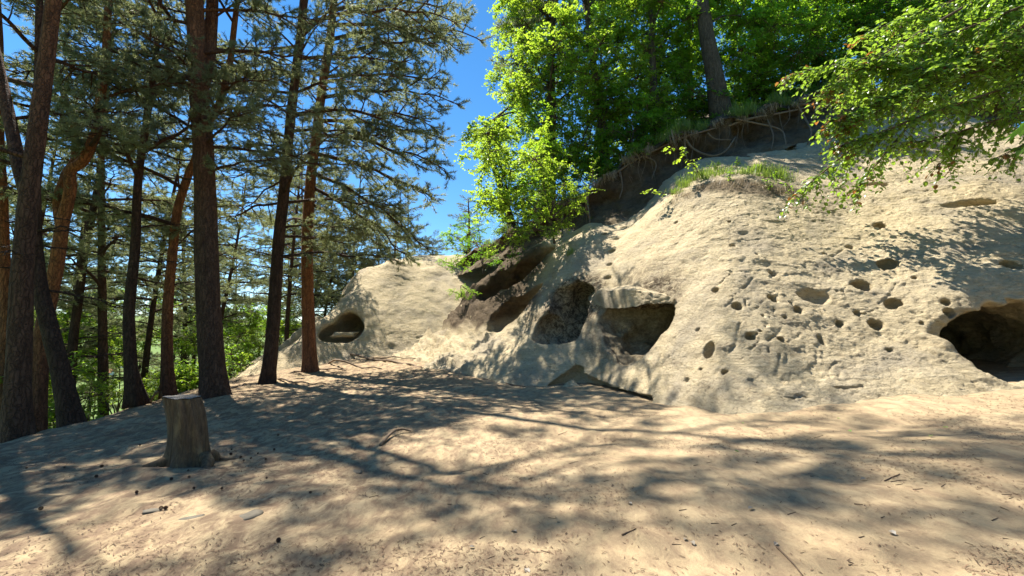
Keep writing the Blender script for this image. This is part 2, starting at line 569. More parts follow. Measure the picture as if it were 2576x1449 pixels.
def hframe(n, turn=0.0):
    n = np.array([n[0], n[1], 0.0]); n /= np.linalg.norm(n)
    c, s_ = math.cos(turn), math.sin(turn)
    n = np.array([n[0] * c - n[1] * s_, n[0] * s_ + n[1] * c, 0])
    return np.array([np.cross([0, 0, 1.0], n), n, [0, 0, 1.0]])

def surface_nets(field, cuts, box, h, extra=None):
    """cuts: list of (fn, centre, radius, k); returns vertices and quads"""
    B = 8; Hc = B * h
    lo = np.array(box[0]); hi = np.array(box[1])
    n = np.ceil((hi - lo) / Hc).astype(int)
    I = np.stack(np.meshgrid(*[np.arange(k) for k in n], indexing='ij'), -1).reshape(-1, 3)
    C = lo + (I + 0.5) * Hc
    def ev(p, blocks_c=None, rad=0):
        sh = p.shape[:-1]
        d = field.sdf(p) if extra is None else extra(p, field.sdf(p))
        for fn, c, r, k, add in cuts:
            if blocks_c is not None:
                m = np.linalg.norm(blocks_c - c, axis=-1) < r + rad
            else:
                m = np.linalg.norm(p - c, axis=-1) < r + Hc * 1.5
            if not m.any(): continue
            dd = fn(p[m])
            d[m] = smin(d[m], dd, k) if add else smax(d[m], -dd, k)
        return d
    d = ev(C)
    act = np.abs(d) < Hc * 1.25
    I = I[act]; C = C[act]
    g = np.arange(B + 1) * h
    off = np.stack(np.meshgrid(g, g, g, indexing='ij'), -1)
    nb = len(I)
    D = np.empty((nb, B + 1, B + 1, B + 1), np.float32)
    for s0 in range(0, nb, 600):
        sl = slice(s0, s0 + 600)
        p = (lo + I[sl] * Hc)[:, None, None, None, :] + off[None]
        D[sl] = ev(p, C[sl], Hc)
    S = D < 0
    cs = [(a, b, c) for a in (0, 1) for b in (0, 1) for c in (0, 1)]
    cnt = sum(S[:, a:a + B, b:b + B, c:c + B].astype(np.int8) for a, b, c in cs)
    mix = (cnt > 0) & (cnt < 8)
    bi, ci, cj, ck = np.where(mix)
    acc = np.zeros((len(bi), 3)); num = np.zeros(len(bi))
    for a in cs:
        for ax in range(3):
            if a[ax]: continue
            b = list(a); b[ax] = 1
            da = D[bi, ci + a[0], cj + a[1], ck + a[2]]; db = D[bi, ci + b[0], cj + b[1], ck + b[2]]
            m = (da < 0) != (db < 0)
            t = np.where(m, da / np.where(m, da - db, 1), 0)
            pt = np.array(a, float)[None] + t[:, None] * (np.array(b) - np.array(a))[None]
            acc += pt * m[:, None]; num += m
    V = (lo + (I[bi] * B + np.stack([ci, cj, ck], 1) + acc / num[:, None]) * h)
    NN = (n * B + 8).astype(np.int64)
    def gid(q): return ((q[..., 0] + 4) * NN[1] + (q[..., 1] + 4)) * NN[2] + (q[..., 2] + 4)
    gc = I[bi] * B + np.stack([ci, cj, ck], 1)
    ids = gid(gc); order = np.argsort(ids); ids_s = ids[order]
    quads = []
    for ax in range(3):
        o = [0, 0, 0]; o[ax] = 1
        a = S[:, :B, :B, :B]; b = S[:, o[0]:o[0] + B, o[1]:o[1] + B, o[2]:o[2] + B]
        bb, x, y, z = np.where(a != b)
        fl = a[bb, x, y, z]
        q = I[bb] * B + np.stack([x, y, z], 1)
        u_, v_ = (ax + 1) % 3, (ax + 2) % 3
        e1 = np.zeros(3, int); e1[u_] = 1; e2 = np.zeros(3, int); e2[v_] = 1
        four = []; ok = np.ones(len(q), bool)
        for dlt in (0 * e1, -e1, -e1 - e2, -e2):
            g_ = gid(q + dlt)
            k = np.clip(np.searchsorted(ids_s, g_), 0, len(ids_s) - 1)
            ok &= ids_s[k] == g_
            four.append(order[k])
        Q = np.stack(four, 1)[ok]; fl = fl[ok]
        Q[~fl] = Q[~fl][:, ::-1]
        quads.append(Q)
    return V, np.vstack(quads)

def vnormals(V, Q):
    n = np.cross(V[Q[:, 2]] - V[Q[:, 0]], V[Q[:, 3]] - V[Q[:, 1]])
    N = np.zeros_like(V)
    for k in range(4): np.add.at(N, Q[:, k], n)
    return N / (np.linalg.norm(N, axis=1)[:, None] + 1e-9)

# --- surveyed points of the main outcrop: (u, v, depth)
def gp(u, v, dz=0.0, dy=0.0):
    p = ground_hit(u, v); return (p[0], p[1] + dy, G(p[0], p[1] + dy) + dz)

CP1 = []
def kv(u, v):
    a = P(u, v, 1.0)
    return a[2] - EYE

def column(u, v, steps, back=0.35, out=CP1, Yb=None):
    """a section up the rock: from the foot at photograph point (u, v), each step is (u, v, steepness in degrees)"""
    p = ground_hit(u, v) if Yb is None else P(u, v, Yb)
    Y, z = p[1], (G(p[0], p[1]) if Yb is None else p[2])
    out.append((p[0], Y, z))
    out.append((p[0] - 0.1, Y - 0.9, z - 0.5))
    for (u2, v2, al) in steps:
        t = math.tan(math.radians(al)); k = kv(u2, v2)
        Y = (t * Y + EYE - z) / (t - k)
        q = P(u2, v2, Y); z = q[2]
        out.append(tuple(q))
    x, y = q[0], Y
    for dy in (2.5, 5.5):
        out.append((x, y + dy, z + back * dy))
    return Y

COLS = [
    (2576, 975, [(2570, 930, 50), (2570, 840, 66), (2570, 740, 58), (2570, 640, 48), (2570, 540, 46), (2560, 450, 44), (2560, 370, 42), (2550, 300, 40)]),
    (2400, 992, [(2395, 935, 42), (2390, 840, 60), (2390, 740, 55), (2390, 640, 48), (2385, 540, 45), (2380, 450, 42), (2370, 380, 41), (2340, 290, 39)]),
    (2200, 1005, [(2200, 940, 36), (2200, 840, 50), (2200, 740, 48), (2200, 640, 46), (2200, 540, 44), (2200, 460, 42), (2190, 390, 41), (2150, 290, 39)]),
    (2000, 1028, [(2000, 955, 32), (2000, 850, 47), (2000, 750, 46), (2000, 650, 46), (2000, 560, 45), (1990, 470, 47), (2000, 410, 36), (1990, 352, 33)]),
    (1830, 1040, [(1820, 965, 32), (1810, 850, 48), (1800, 750, 47), (1800, 650, 46), (1800, 550, 45), (1810, 455, 49), (1850, 425, 34), (1850, 395, 30)]),
    (1680, 1015, [(1680, 950, 38), (1680, 860, 52), (1680, 750, 50), (1680, 650, 47), (1690, 550, 46), (1700, 485, 48), (1715, 470, 34)]),
    (1590, 994, [(1590, 960, 55), (1590, 920, 34), (1590, 840, 56), (1585, 740, 54), (1590, 650, 46), (1620, 550, 42), (1640, 520, 34), (1640, 500, 29)]),
    (1500, 972, [(1500, 930, 60), (1500, 900, 38), (1505, 840, 56), (1510, 740, 55), (1515, 650, 48), (1550, 580, 40), (1580, 550, 30)]),
    (1400, 972, [(1405, 935, 50), (1420, 880, 35), (1430, 800, 62), (1440, 720, 58), (1450, 640, 50), (1480, 590, 40), (1500, 565, 30)]),
    (1260, 958, [(1265, 920, 38), (1285, 880, 32), (1320, 810, 58), (1355, 740, 56), (1395, 660, 54), (1420, 610, 50), (1440, 585, 35)]),
    (1130, 936, [(1140, 900, 40), (1200, 860, 30), (1230, 790, 60), (1270, 710, 58), (1310, 650, 52), (1350, 610, 45)]),
    (1040, 905, [(1050, 880, 40), (1080, 845, 40), (1110, 780, 55), (1150, 720, 55), (1200, 670, 48), (1240, 650, 38)], 0.0),
    (960, 878, [(985, 850, 45), (1030, 800, 50), (1080, 750, 52), (1130, 710, 45), (1170, 690, 36)], -0.1),
]
for c_ in COLS: column(*c_)
CP1 += [(-7.0, 27, 1.4), (-8, 24, 0.2), (14, 5.5, 0.2)]
T1 = TPS(CP1, 0.25)

def rock_height(x, y):
    H = T1(x, y)
    H = H + 0.10 * fbm(x * 0.9, y * 0.9, 0, 3, 51)
    return H

FIELD1 = Field(rock_height, -8, 23, 4.5, 28, 0.08)

# ------------------------------------------------------------------ hollows of the main outcrop
SHADE_BLOTCHES = []        # (centre, radius, strength): stone colour darkened to deepen the shade of hollows
CUTS1 = []

def warp(q, a, f):
    x, y, z = q[..., 0] * f, q[..., 1] * f, q[..., 2] * f
    return q + a * np.stack([noise3(x, y, z, 401), noise3(x, y, z, 402), noise3(x, y, z, 403) + .5 * noise3(x * 2.7, y * 2.7, z * 2.7, 404)], -1)

def cut_ell(u, v, half_w, half_h, half_d, inset=0.0, turn=0.0, k=0.08, shade_blotch=0.0, tilt=0.0, add=False, down=0.0):
    """an ellipsoidal hollow whose mouth the photograph shows at (u, v)"""
    p, n = FIELD1.hit(u, v)
    R = hframe(n, turn)
    if tilt:
        c, s_ = math.cos(tilt), math.sin(tilt)
        t_, u_ = R[0].copy(), R[2].copy()
        R[0] = t_ * c + u_ * s_; R[2] = -t_ * s_ + u_ * c
    c = p - R[1] * inset - np.array([0, 0, down])
    r = np.array([half_w, half_d, half_h])
    wa = 0.22 * min(min(r), 1.0)
    CUTS1.append((lambda q, c=c, R=R, r=r: ell(warp(q, wa, 1.9), c, R, r), c, max(r) + 0.35, k, add))
    if shade_blotch: SHADE_BLOTCHES.append((c - R[1] * half_d * 0.3, max(r) * 1.1, shade_blotch))
    return p, n, R

def cut_hole(u, v, du, dv=None, depth=None):
    """a hand-cut socket, du by dv photograph pixels across"""
    dv = dv or du
    p, n = FIELD1.hit(u, v)
    w = du / 1160 * p[1] * 0.5 * 1.1; hgt = dv / 1160 * p[1] * 0.5 * 1.1
    dp = depth or 1.7 * max(w, 0.05)
    R = hframe(n)
    ax = R[1] * 0.9 + np.array([0, 0, 0.25]); ax /= np.linalg.norm(ax)
    R = np.array([R[0], ax, np.cross(R[0], ax) * -1])
    R[2] = np.cross(R[0], R[1]); 
    c = p - R[1] * dp * 0.25
    r = np.array([w, dp, hgt])
    CUTS1.append((lambda q, c=c, R=R, r=r: ell(warp(q, .012, 6.0), c, R, r), c, max(r) + 0.15, 0.025, False))

def cut_groove(uvs, r, dent=0.0):
    """a scratched or eroded line through photograph points"""
    pts = [FIELD1.hit(u, v) for u, v in uvs]
    for (a, na), (b, nb_) in zip(pts[:-1], pts[1:]):
        a2 = a + na * r * dent; b2 = b + nb_ * r * dent
        c = (a2 + b2) / 2
        CUTS1.append((lambda q, a=a2, b=b2, r=r: caps(q, a, b, r), c, np.linalg.norm(b2 - a2) / 2 + r + 0.06, 0.02, False))

# the wide cave at the right edge, with the shallow arch cut round it
cut_ell(2584, 852, 1.58, 1.06, 0.55, inset=-0.08, k=0.12)
cut_ell(2586, 866, 1.32, 0.86, 6.0, inset=2.4, k=0.05, down=0.0)
# the cave under the slab
cut_ell(1590, 832, 1.36, 0.86, 2.1, inset=0.75, turn=0.0, k=0.06)
SHADE_BLOTCHES.append((CUTS1[-1][1] + np.array([0.25, -0.1, 0.55]), 1.25, 1.0))
SHADE_BLOTCHES.append((CUTS1[-1][1] + np.array([0.0, 0.6, 0.2]), 2.3, 0.55))  # whole interior painted darker, standing in for cave shade
cut_ell(1545, 805, 0.9, 0.50, 0.9, inset=0.25, turn=0.10, k=0.06)
cut_ell(1640, 810, 0.75, 0.52, 0.8, inset=0.1, turn=0.10, k=0.05)
cut_ell(1580, 885, 0.5, 0.42, 0.6, inset=0.15, k=0.06)
# the tall hollow left of it
cut_ell(1425, 782, 0.82, 1.25, 1.5, inset=0.40, turn=-0.30, k=0.05, shade_blotch=1.0, tilt=0.22)
cut_ell(1388, 825, 0.9, 0.76, 1.1, inset=0.30, turn=-0.2, k=0.10, shade_blotch=0.8)
# the shadowed recess further left
cut_ell(1272, 795, 1.15, 0.80, 1.25, inset=0.30, turn=-0.35, k=0.08, shade_blotch=0.4, tilt=0.40)
cut_ell(1325, 750, 0.8, 0.38, 0.9, inset=0.2, turn=-0.35, k=0.08, tilt=0.65)
cut_ell(1255, 708, 1.8, 0.85, 1.6, inset=0.5, turn=-0.2, k=0.4, tilt=0.5)  # shape hollowed here and below to put the earth face in shade
cut_ell(1320, 665, 1.5, 0.5, 1.2, inset=0.35, turn=-0.2, k=0.4, tilt=0.75)
# undercut below the lip and the notch beside it
def undercut(uvs, r, dz=0.0, k=0.06, back=0.15):
    pts = []
    for u, v in uvs:
        p, n = FIELD1.hit(u, v)
        pts.append(p - hframe(n)[1] * back + np.array([0, 0, dz]))
    for a, b in zip(pts[:-1], pts[1:]):
        c = (a + b) / 2
        CUTS1.append((lambda q, a=a, b=b, r=r: caps(q, a, b, r), c, np.linalg.norm(b - a) / 2 + r + 0.2, k, False))
undercut([(1462, 945), (1500, 962), (1560, 985), (1615, 1000), (1636, 1002)], 0.30, -0.24, k=0.02, back=0.10)
undercut([(1452, 925), (1425, 945), (1395, 965)], 0.27, -0.20, k=0.02, back=0.08)
# pockets near the top right
cut_ell(2440, 512, 0.75, 0.20, 0.35, inset=0.05, k=0.08)
cut_ell(2206, 464, 0.36, 0.14, 0.2, inset=0.03, k=0.1)
cut_ell(2050, 744, 0.36, 0.22, 0.22, inset=0.03, k=0.06)
for q in [(2168, 720, 46), (2235, 665, 46), (2248, 765, 36), (2205, 818, 34), (2009, 781, 27), (1942, 753, 27), (1944, 687, 20),
          (1855, 771, 24), (1888, 848, 24), (1965, 857, 19), (2113, 815, 20), (2158, 788, 16), (2068, 857, 15, 34), (2240, 882, 16),
          (1822, 937, 18), (1783, 882, 25, 46), (1723, 955, 13), (1761, 929, 8), (1753, 829, 13), (1799, 729, 15), (2551, 667, 42),
          (2389, 787, 24), (2214, 568, 30), (2380, 760, 18), (1845, 618, 14), (1990, 765, 12), (1905, 640, 9), (2075, 640, 12), (2140, 620, 16),
          (1920, 795, 9), (1975, 800, 10), (2105, 735, 10), (2120, 735, 10), (1835, 560, 8), (1700, 560, 10), (1520, 590, 16, 22), (1575, 575, 12),
          (2300, 700, 12), (2320, 812, 10), (1700, 480, 22, 30)]:
    cut_hole(*q)
# the strip of shallow steps worn up the rock left of the slab
for k_, (u, v) in enumerate([(1528, 700), (1532, 665), (1538, 632), (1550, 600), (1568, 572), (1592, 548)]):
    cut_ell(u, v, 0.17, 0.07, 0.13, inset=0.0, k=0.05)
# carved letters and scratches
def carve(strokes, ox, oy, sx, sy, r=0.032):
    r *= 1.25
    for s_ in strokes:
        cut_groove([(ox + x * sx, oy + y * sy) for x, y in s_], r)
L_C = [[(1, .1), (.4, 0), (0, .4), (.1, .8), (.5, 1), (.9, .85), (.95, .5), (.5, .45)]]
L_I = [[(0, 0), (0, 1)]]
L_H = [[(0, 0), (0, 1)], [(0, .75), (.8, .75)], [(.8, 0), (.8, 1)]]
L_A = [[(0, .9), (.15, .3), (.5, 0), (.7, .9)], [(.1, .6), (.6, .6)]]
L_P = [[(0, 0), (0, 1)], [(0, .1), (.6, 0), (.8, .3), (0, .55)]]
carve(L_C, 1971, 940, 17, 17); carve(L_H, 1992, 938, 13, 17); carve(L_A, 2010, 936, 12, 17); carve(L_P, 2023, 930, 10, 24)
carve([[(0, 0), (0.6, -.1), (0.2, .4), (0, 1)]], 1955, 920, 10, 24); carve([[(0, .4), (1, 1), (1, 0), (.3, 0)]], 2034, 922, 10, 18)
carve([[(.4, 0), (0, .3), (.1, 1)], [(.4, 0), (1, -.1)]], 2087, 918, 18, 34, 0.026)
carve([[(0, 1), (.4, 0), (1, .9)]], 2108, 926, 30, 26, 0.022)
carve([[(0, 0), (0, 1), (.7, 1), (.9, 0)]], 1961, 892, 22, 22, 0.026); carve(L_I, 1981, 890, 1, 20, .026); carve(L_H, 2055, 885, 18, 22, .022)
carve([[(0, .1), (.3, .3), (.7, .1), (1, -.4)]], 2100, 975, 70, 8, 0.026)
carve([[(0, 0), (.4, .2), (.7, 0), (1, .1)]], 1960, 1002, 70, 6, 0.02)
carve([[(1, 0), (.8, .5), (.3, .9), (0, 1.2)]], 1800, 812, 62, 110, 0.03)
rs = random.Random(5)
for k_ in range(30):
    u = rs.uniform(1870, 2330); v = rs.uniform(745, 960); a = rs.choice([1.57, 1.4, 1.75, 0.15, 1.1, 2.0]); l = rs.uniform(8, 20)
    cut_groove([(u, v), (u + l * math.cos(a), v + l * math.sin(a))], rs.uniform(0.016, 0.026))
for k_ in range(34):            # long slanting erosion scratches
    u = rs.uniform(1560, 2300); v = rs.uniform(560, 940); l = rs.uniform(12, 40); a = rs.uniform(1.9, 2.5)
    cut_groove([(u, v), (u + l * math.cos(a), v + l * math.sin(a) * .8), (u + 1.7 * l * math.cos(a + .3), v + 1.6 * l * math.sin(a + .2))], rs.uniform(0.018, 0.03))

def shape1(p, d):
    """broken relief added to the solid: ledges, dents and flutes"""
    x, y, z = p[..., 0], p[..., 1], p[..., 2]
    r = 0.045 * fbm(x * 1.1, y * 1.3, z * 1.6, 3, 61)
    # slanting bedding ledges
    w = (z + 0.35 * x - 0.2 * y) * 2.2 + 0.9 * noise3(x * .7, y * .7, z * .7, 66)
    r = r + 0.018 * (np.abs((w % 1.0) - 0.5) * 2 - .5)
    # run-off flutes on the darker left part
    fl = sstep(0.2, -2.5, x)
    r = r + fl * 0.22 * fbm((x + y * 0.5) * 3.2, (y - x) * 0.5, z * 0.45, 3, 71)
    return d + r

def detail(V, N, amp=1.0, seed=0):
    x, y, z = V.T
    rough = sstep(3.6, 6.5, x + 1.2 * noise3(x * .5, y * .5, z * .5, 44)) if seed == 0 else 0.35 + 0 * x
    a = 0.010 * fbm(x * 2.6, y * 2.6, z * 3.6, 2, 80 + seed) + (0.004 + 0.009 * rough) * fbm(x * 8, y * 8, z * 11, 4, 81 + seed, 0.72)
    pit = noise3(x * 4.1, y * 4.1, z * 4.1, 95 + seed)
    a -= 0.018 * rough * sstep(0.55, 0.8, pit)
    # thin slanting run-off grooves
    s_ = np.abs(noise3((x + .5 * z) * 7, (y - .3 * z) * 7, z * 1.1, 99 + seed))
    a -= 0.016 * sstep(0.10, 0.0, s_)
    # spalled crust: shallow plates with a sharp lower edge
    pl = noise3(x * 1.7, y * 1.7, z * 2.4, 105 + seed) + .35 * noise3(x * 6, y * 6, z * 7, 106)
    a += 0.016 * sstep(0.12, 0.17, pl) * (0.4 + rough)
    return V + N * (a * amp)[:, None]

def rock_object(name, field, cuts, box, h, extra, shade_blotch, earth, seed=0, amp=1.0):
    V, Q = surface_nets(field, cuts, box, h, extra)
    N = vnormals(V, Q)
    V = detail(V, N, amp, seed)
    me = mesh_np(name, V, Q, M_ROCK)
    g = np.zeros(len(V))
    for c, r, s_ in shade_blotch:
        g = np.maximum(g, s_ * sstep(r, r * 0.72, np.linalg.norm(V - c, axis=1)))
    float_attr(me, "shade_blotch", g)
    float_attr(me, "earth", earth(V, N))
    return link(name, me)

def earth_shade1(V, N):  # dark earth cover, spread wider than the soil to paint the flank's shade
    x, y, z = V.T
    a = sstep(1.5, 0.2, x - 0.10 * (y - 14) + 0.6 * noise3(x, y, z, 3)) * sstep(2.0, 2.9, z + 0.5 * noise3(x * 2, y * 2, z, 4))
    a = a + 0.75 * sstep(0.1, -1.6, x + 0.3 * noise3(x * 2, y * 2, z, 4)) * sstep(1.6, 2.6, z) * sstep(-6, -4, x)
    # dark crumbly strip under the turf of the shoulder
    q = P(1830, 455, 14.4)
    d = np.abs(z - q[2] + 0.12 * (x - q[0])) + 0.3 * noise3(x * 2.2, y * 2.2, z * 2.2, 8)
    t = sstep(0.5, 0.1, d) * sstep(5.2, 5.8, x) * sstep(9.6, 9.0, x) * sstep(16, 15, y)
    return np.clip(np.maximum(a, 0.8 * t), 0, 1)

OUT = rock_object("sandstone_outcrop", FIELD1, CUTS1, ((-6.5, 5.5, -0.9), (19.5, 22.5, 12.6)), 0.034, shape1, SHADE_BLOTCHES, earth_shade1)
tag(OUT, "large pale sandstone outcrop pierced by caves, sockets and carved letters", "rock outcrop")

# ------------------------------------------------------------------ the far dome of the same stone
CP2 = []
for c_ in [(1150, 884, [(1150, 820, 50), (1160, 760, 45), (1170, 700, 40), (1180, 668, 35), (1190, 648, 25)], 0.05),
           (1080, 885, [(1085, 820, 50), (1095, 760, 46), (1105, 700, 40), (1115, 662, 33), (1125, 641, 24)], 0.05),
           (990, 886, [(1000, 820, 54), (1010, 760, 48), (1020, 700, 42), (1030, 665, 34), (1040, 643, 25)], 0.0),
           (900, 889, [(905, 840, 54), (915, 780, 48), (930, 720, 42), (945, 690, 37), (960, 668, 32)], 0.1),
           (820, 897, [(825, 850, 48), (840, 790, 44), (860, 750, 40), (880, 715, 36)], 0.0),
           (740, 915, [(745, 880, 42), (765, 845, 40), (780, 815, 38)], -0.3),
           (670, 935, [(680, 908, 36), (695, 890, 32)], -0.5)]:
    column(c_[0], c_[1], c_[2], c_[3], CP2, float(np.interp(c_[0], [670, 740, 820, 900, 1150], [21.4, 22.1, 22.7, 23.2, 24.2])))
CP2 += [tuple(P(*q)) for q in [(985, 652, 28.0), (900, 684, 28.4), (850, 716, 27.6), (800, 766, 26.6), (745, 830, 25.4), (685, 880, 24.2), (615, 930, 22.8), (572, 958, 21.8)]]
CP2 += [(-14.0, 30, -0.5), (-16.8, 26, -3.0), (-17, 22, -3.6), (-11, 34, 1.5), (-6, 36, 3.5)]
T2 = TPS(CP2, 0.4)
FIELD2 = Field(lambda x, y: T2(x, y) + 0.12 * fbm(x * 0.7, y * 0.7, 3, 3, 52), -18, 3, 15, 38, 0.1)
CUTS2 = []
GR2 = []
def cut2(u, v, w, hgt, dep, inset, turn=0.0, k=0.1, shade_blotch=0.0, tilt=0.0):
    p, n = FIELD2.hit(u, v, 12, 34)
    R = hframe(n, turn)
    c_, s_ = math.cos(tilt), math.sin(tilt)
    R = np.array([R[0] * c_ + R[2] * s_, R[1], -R[0] * s_ + R[2] * c_])
    c = p - R[1] * inset; r = np.array([w, dep, hgt])
    CUTS2.append((lambda q, c=c, R=R, r=r: ell(q, c, R, r), c, max(r) + 0.4, k, False))
    if shade_blotch: GR2.append((c, max(r) * 1.1, shade_blotch))
cut2(856, 836, 1.15, 0.55, 1.9, 0.6, k=0.25, tilt=0.25)
cut2(874, 826, 0.72, 0.85, 2.4, 0.9, k=0.25, tilt=0.3)
for u, v in [(814, 781), (839, 765), (860, 728), (864, 718), (841, 748), (825, 753), (806, 800), (875, 735), (880, 705), (835, 735)]:
    cut2(u, v, 0.17, 0.13, 0.22, 0.02, k=0.03)
def shape2(p, d):
    x, y, z = p[..., 0], p[..., 1], p[..., 2]
    r = 0.06 * fbm(x * 0.8, y * 0.8, z * 1.0, 3, 62, 0.45)
    w = (z + 0.25 * x) * 1.6 + 0.9 * noise3(x * .6, y * .6, z * .6, 66)
    return d + r + 0.025 * (np.abs((w % 1.0) - 0.5) * 2 - .5)
DOME = rock_object("sandstone_dome", FIELD2, CUTS2, ((-17.3, 16.3, -3.2), (1.0, 34, 8.4)), 0.085, shape2, GR2, lambda V, N: np.zeros(len(V)), 5, 1.1)
tag(DOME, "smaller rounded sandstone dome with a low cave, beyond the pines", "rock dome")

# ------------------------------------------------------------------ earth bank and forest floor above the rock
_bank = [((1140, 668), (1150, 692), 29), ((1230, 615), (1235, 655), 25), ((1330, 560), (1345, 625), 0), ((1480, 478), (1490, 578), 0), ((1600, 388), (1600, 548), 0), ((1720, 332), (1720, 490), 0),
         ((1850, 300), (1850, 405), 0), ((2000, 252), (2000, 356), 0), ((2120, 222), (2135, 300), 0), ((2300, 245), (2300, 285), 0), ((2600, 262), (2560, 300), 0)]
TOPR, FOOT = [], []
for (a_, b_, _), yy in zip(_bank, [29, 25, 22, 20, 19.3, 18.8, 19.0, 20, 20.8, 22, 23]):
    FOOT.append(P(b_[0], b_[1], yy)); TOPR.append(P(a_[0], a_[1], yy + 1.3))
TOPR += [TOPR[-1] + np.array([12, 0, 1.5]), TOPR[-1] + np.array([40, -4, 3])]
FOOT += [FOOT[-1] + np.array([12, 0, 1.0]), FOOT[-1] + np.array([40, -4, 1])]
TOPC, FOOTC = catmull(TOPR, 22), catmull(FOOT, 22)
TOPC[:, 1] += 0.30 * fbm(TOPC[:, 0] * 1.3, 0, 0, 3, 211)
TOPC[:, 2] += 0.16 * fbm(TOPC[:, 0] * 1.7, 5, 0, 3, 212)

def build_bank():
    n = len(TOPC); m = 26
    s = np.linspace(0, 1, n)
    V = np.zeros((m, n, 3))
    for i in range(m):
        t = i / (m - 1)
        hgt = t * 1.12 - 0.12
        base = FOOTC * (1 - hgt) + TOPC * hgt
        # hollow under the overhanging turf
        inn = 0.75 * math.sin(min(1, max(0, t)) ** 1.6 * math.pi) + 0.0
        base = base + np.array([0.1, 1.0, 0]) * inn
        V[i] = base
    x, y, z = V[..., 0], V[..., 1], V[..., 2]
    V[..., 1] += 0.38 * fbm(x * 0.9, y * 0.9, z * 1.4, 5, 201)
    V[..., 2] += 0.06 * fbm(x * 2.2, y * 2.2, z * 2.2, 2, 205)
    i = np.arange(m - 1)[:, None]; j = np.arange(n - 1)[None]
    F = np.stack([i * n + j, i * n + j + 1, (i + 1) * n + j + 1, (i + 1) * n + j], -1).reshape(-1, 4)
    me = mesh_np("soil_bank", V.reshape(-1, 3), F, M_ROCK)
    tt = np.repeat(np.linspace(0, 1, m), n)
    float_attr(me, "earth", np.clip(0.75 + 0.5 * tt + 0.2 * noise3(*(V.reshape(-1, 3).T * 1.5), 7), 0, 1)); float_attr(me, "shade_blotch", 0.5 * np.ones(m * n))
    o = link("soil_bank", me)
    tag(o, kind="structure")
    return o
BANK = build_bank()

def build_forest_floor():
    n = len(TOPC); rows = [0, 0.25, 0.6, 1, 1.6, 2.4, 3.5, 5, 7, 9, 12, 16, 22, 30, 40, 60, 90]
    s = np.linspace(0, 1, n)
    rise = 0.05 + 0.42 * sstep(0.12, 0.5, s)
    V = []
    for k, r in enumerate(rows):
        a = TOPC.copy()
        a[:, 0] += 0.25 * r; a[:, 1] += r - 0.12
        a[:, 2] += rise * r * (1 if r < 40 else 40 / r) + (0.10 if k else 0.02) - (0.0 if r else 0.1)
        a[:, 2] += 0.08 * noise3(a[:, 0] * 1.5, a[:, 1] * 1.5, 0, 9)
        V.append(a)
    V = np.array(V)
    i = np.arange(len(rows) - 1)[:, None]; j = np.arange(n - 1)[None]
    F = np.stack([i * n + j, i * n + j + 1, (i + 1) * n + j + 1, (i + 1) * n + j], -1).reshape(-1, 4)
    me = mesh_np("forest_floor", V.reshape(-1, 3), F, mat_plain("leaf_mould", (0.075, 0.055, 0.035), 0.95, 0.5, 6, 0.8, 0.05))
    tag(link("forest_floor", me), kind="structure")
build_forest_floor()

def hill_z(x, y):
    """height of the forest floor behind the bank"""
    k = np.argmin(np.abs(TOPC[:, 0] - x))
    dy = max(0, y - TOPC[k, 1])
    s = k / (len(TOPC) - 1)
    return TOPC[k, 2] + (0.05 + 0.42 * float(sstep(0.12, 0.5, s))) * min(dy, 40)

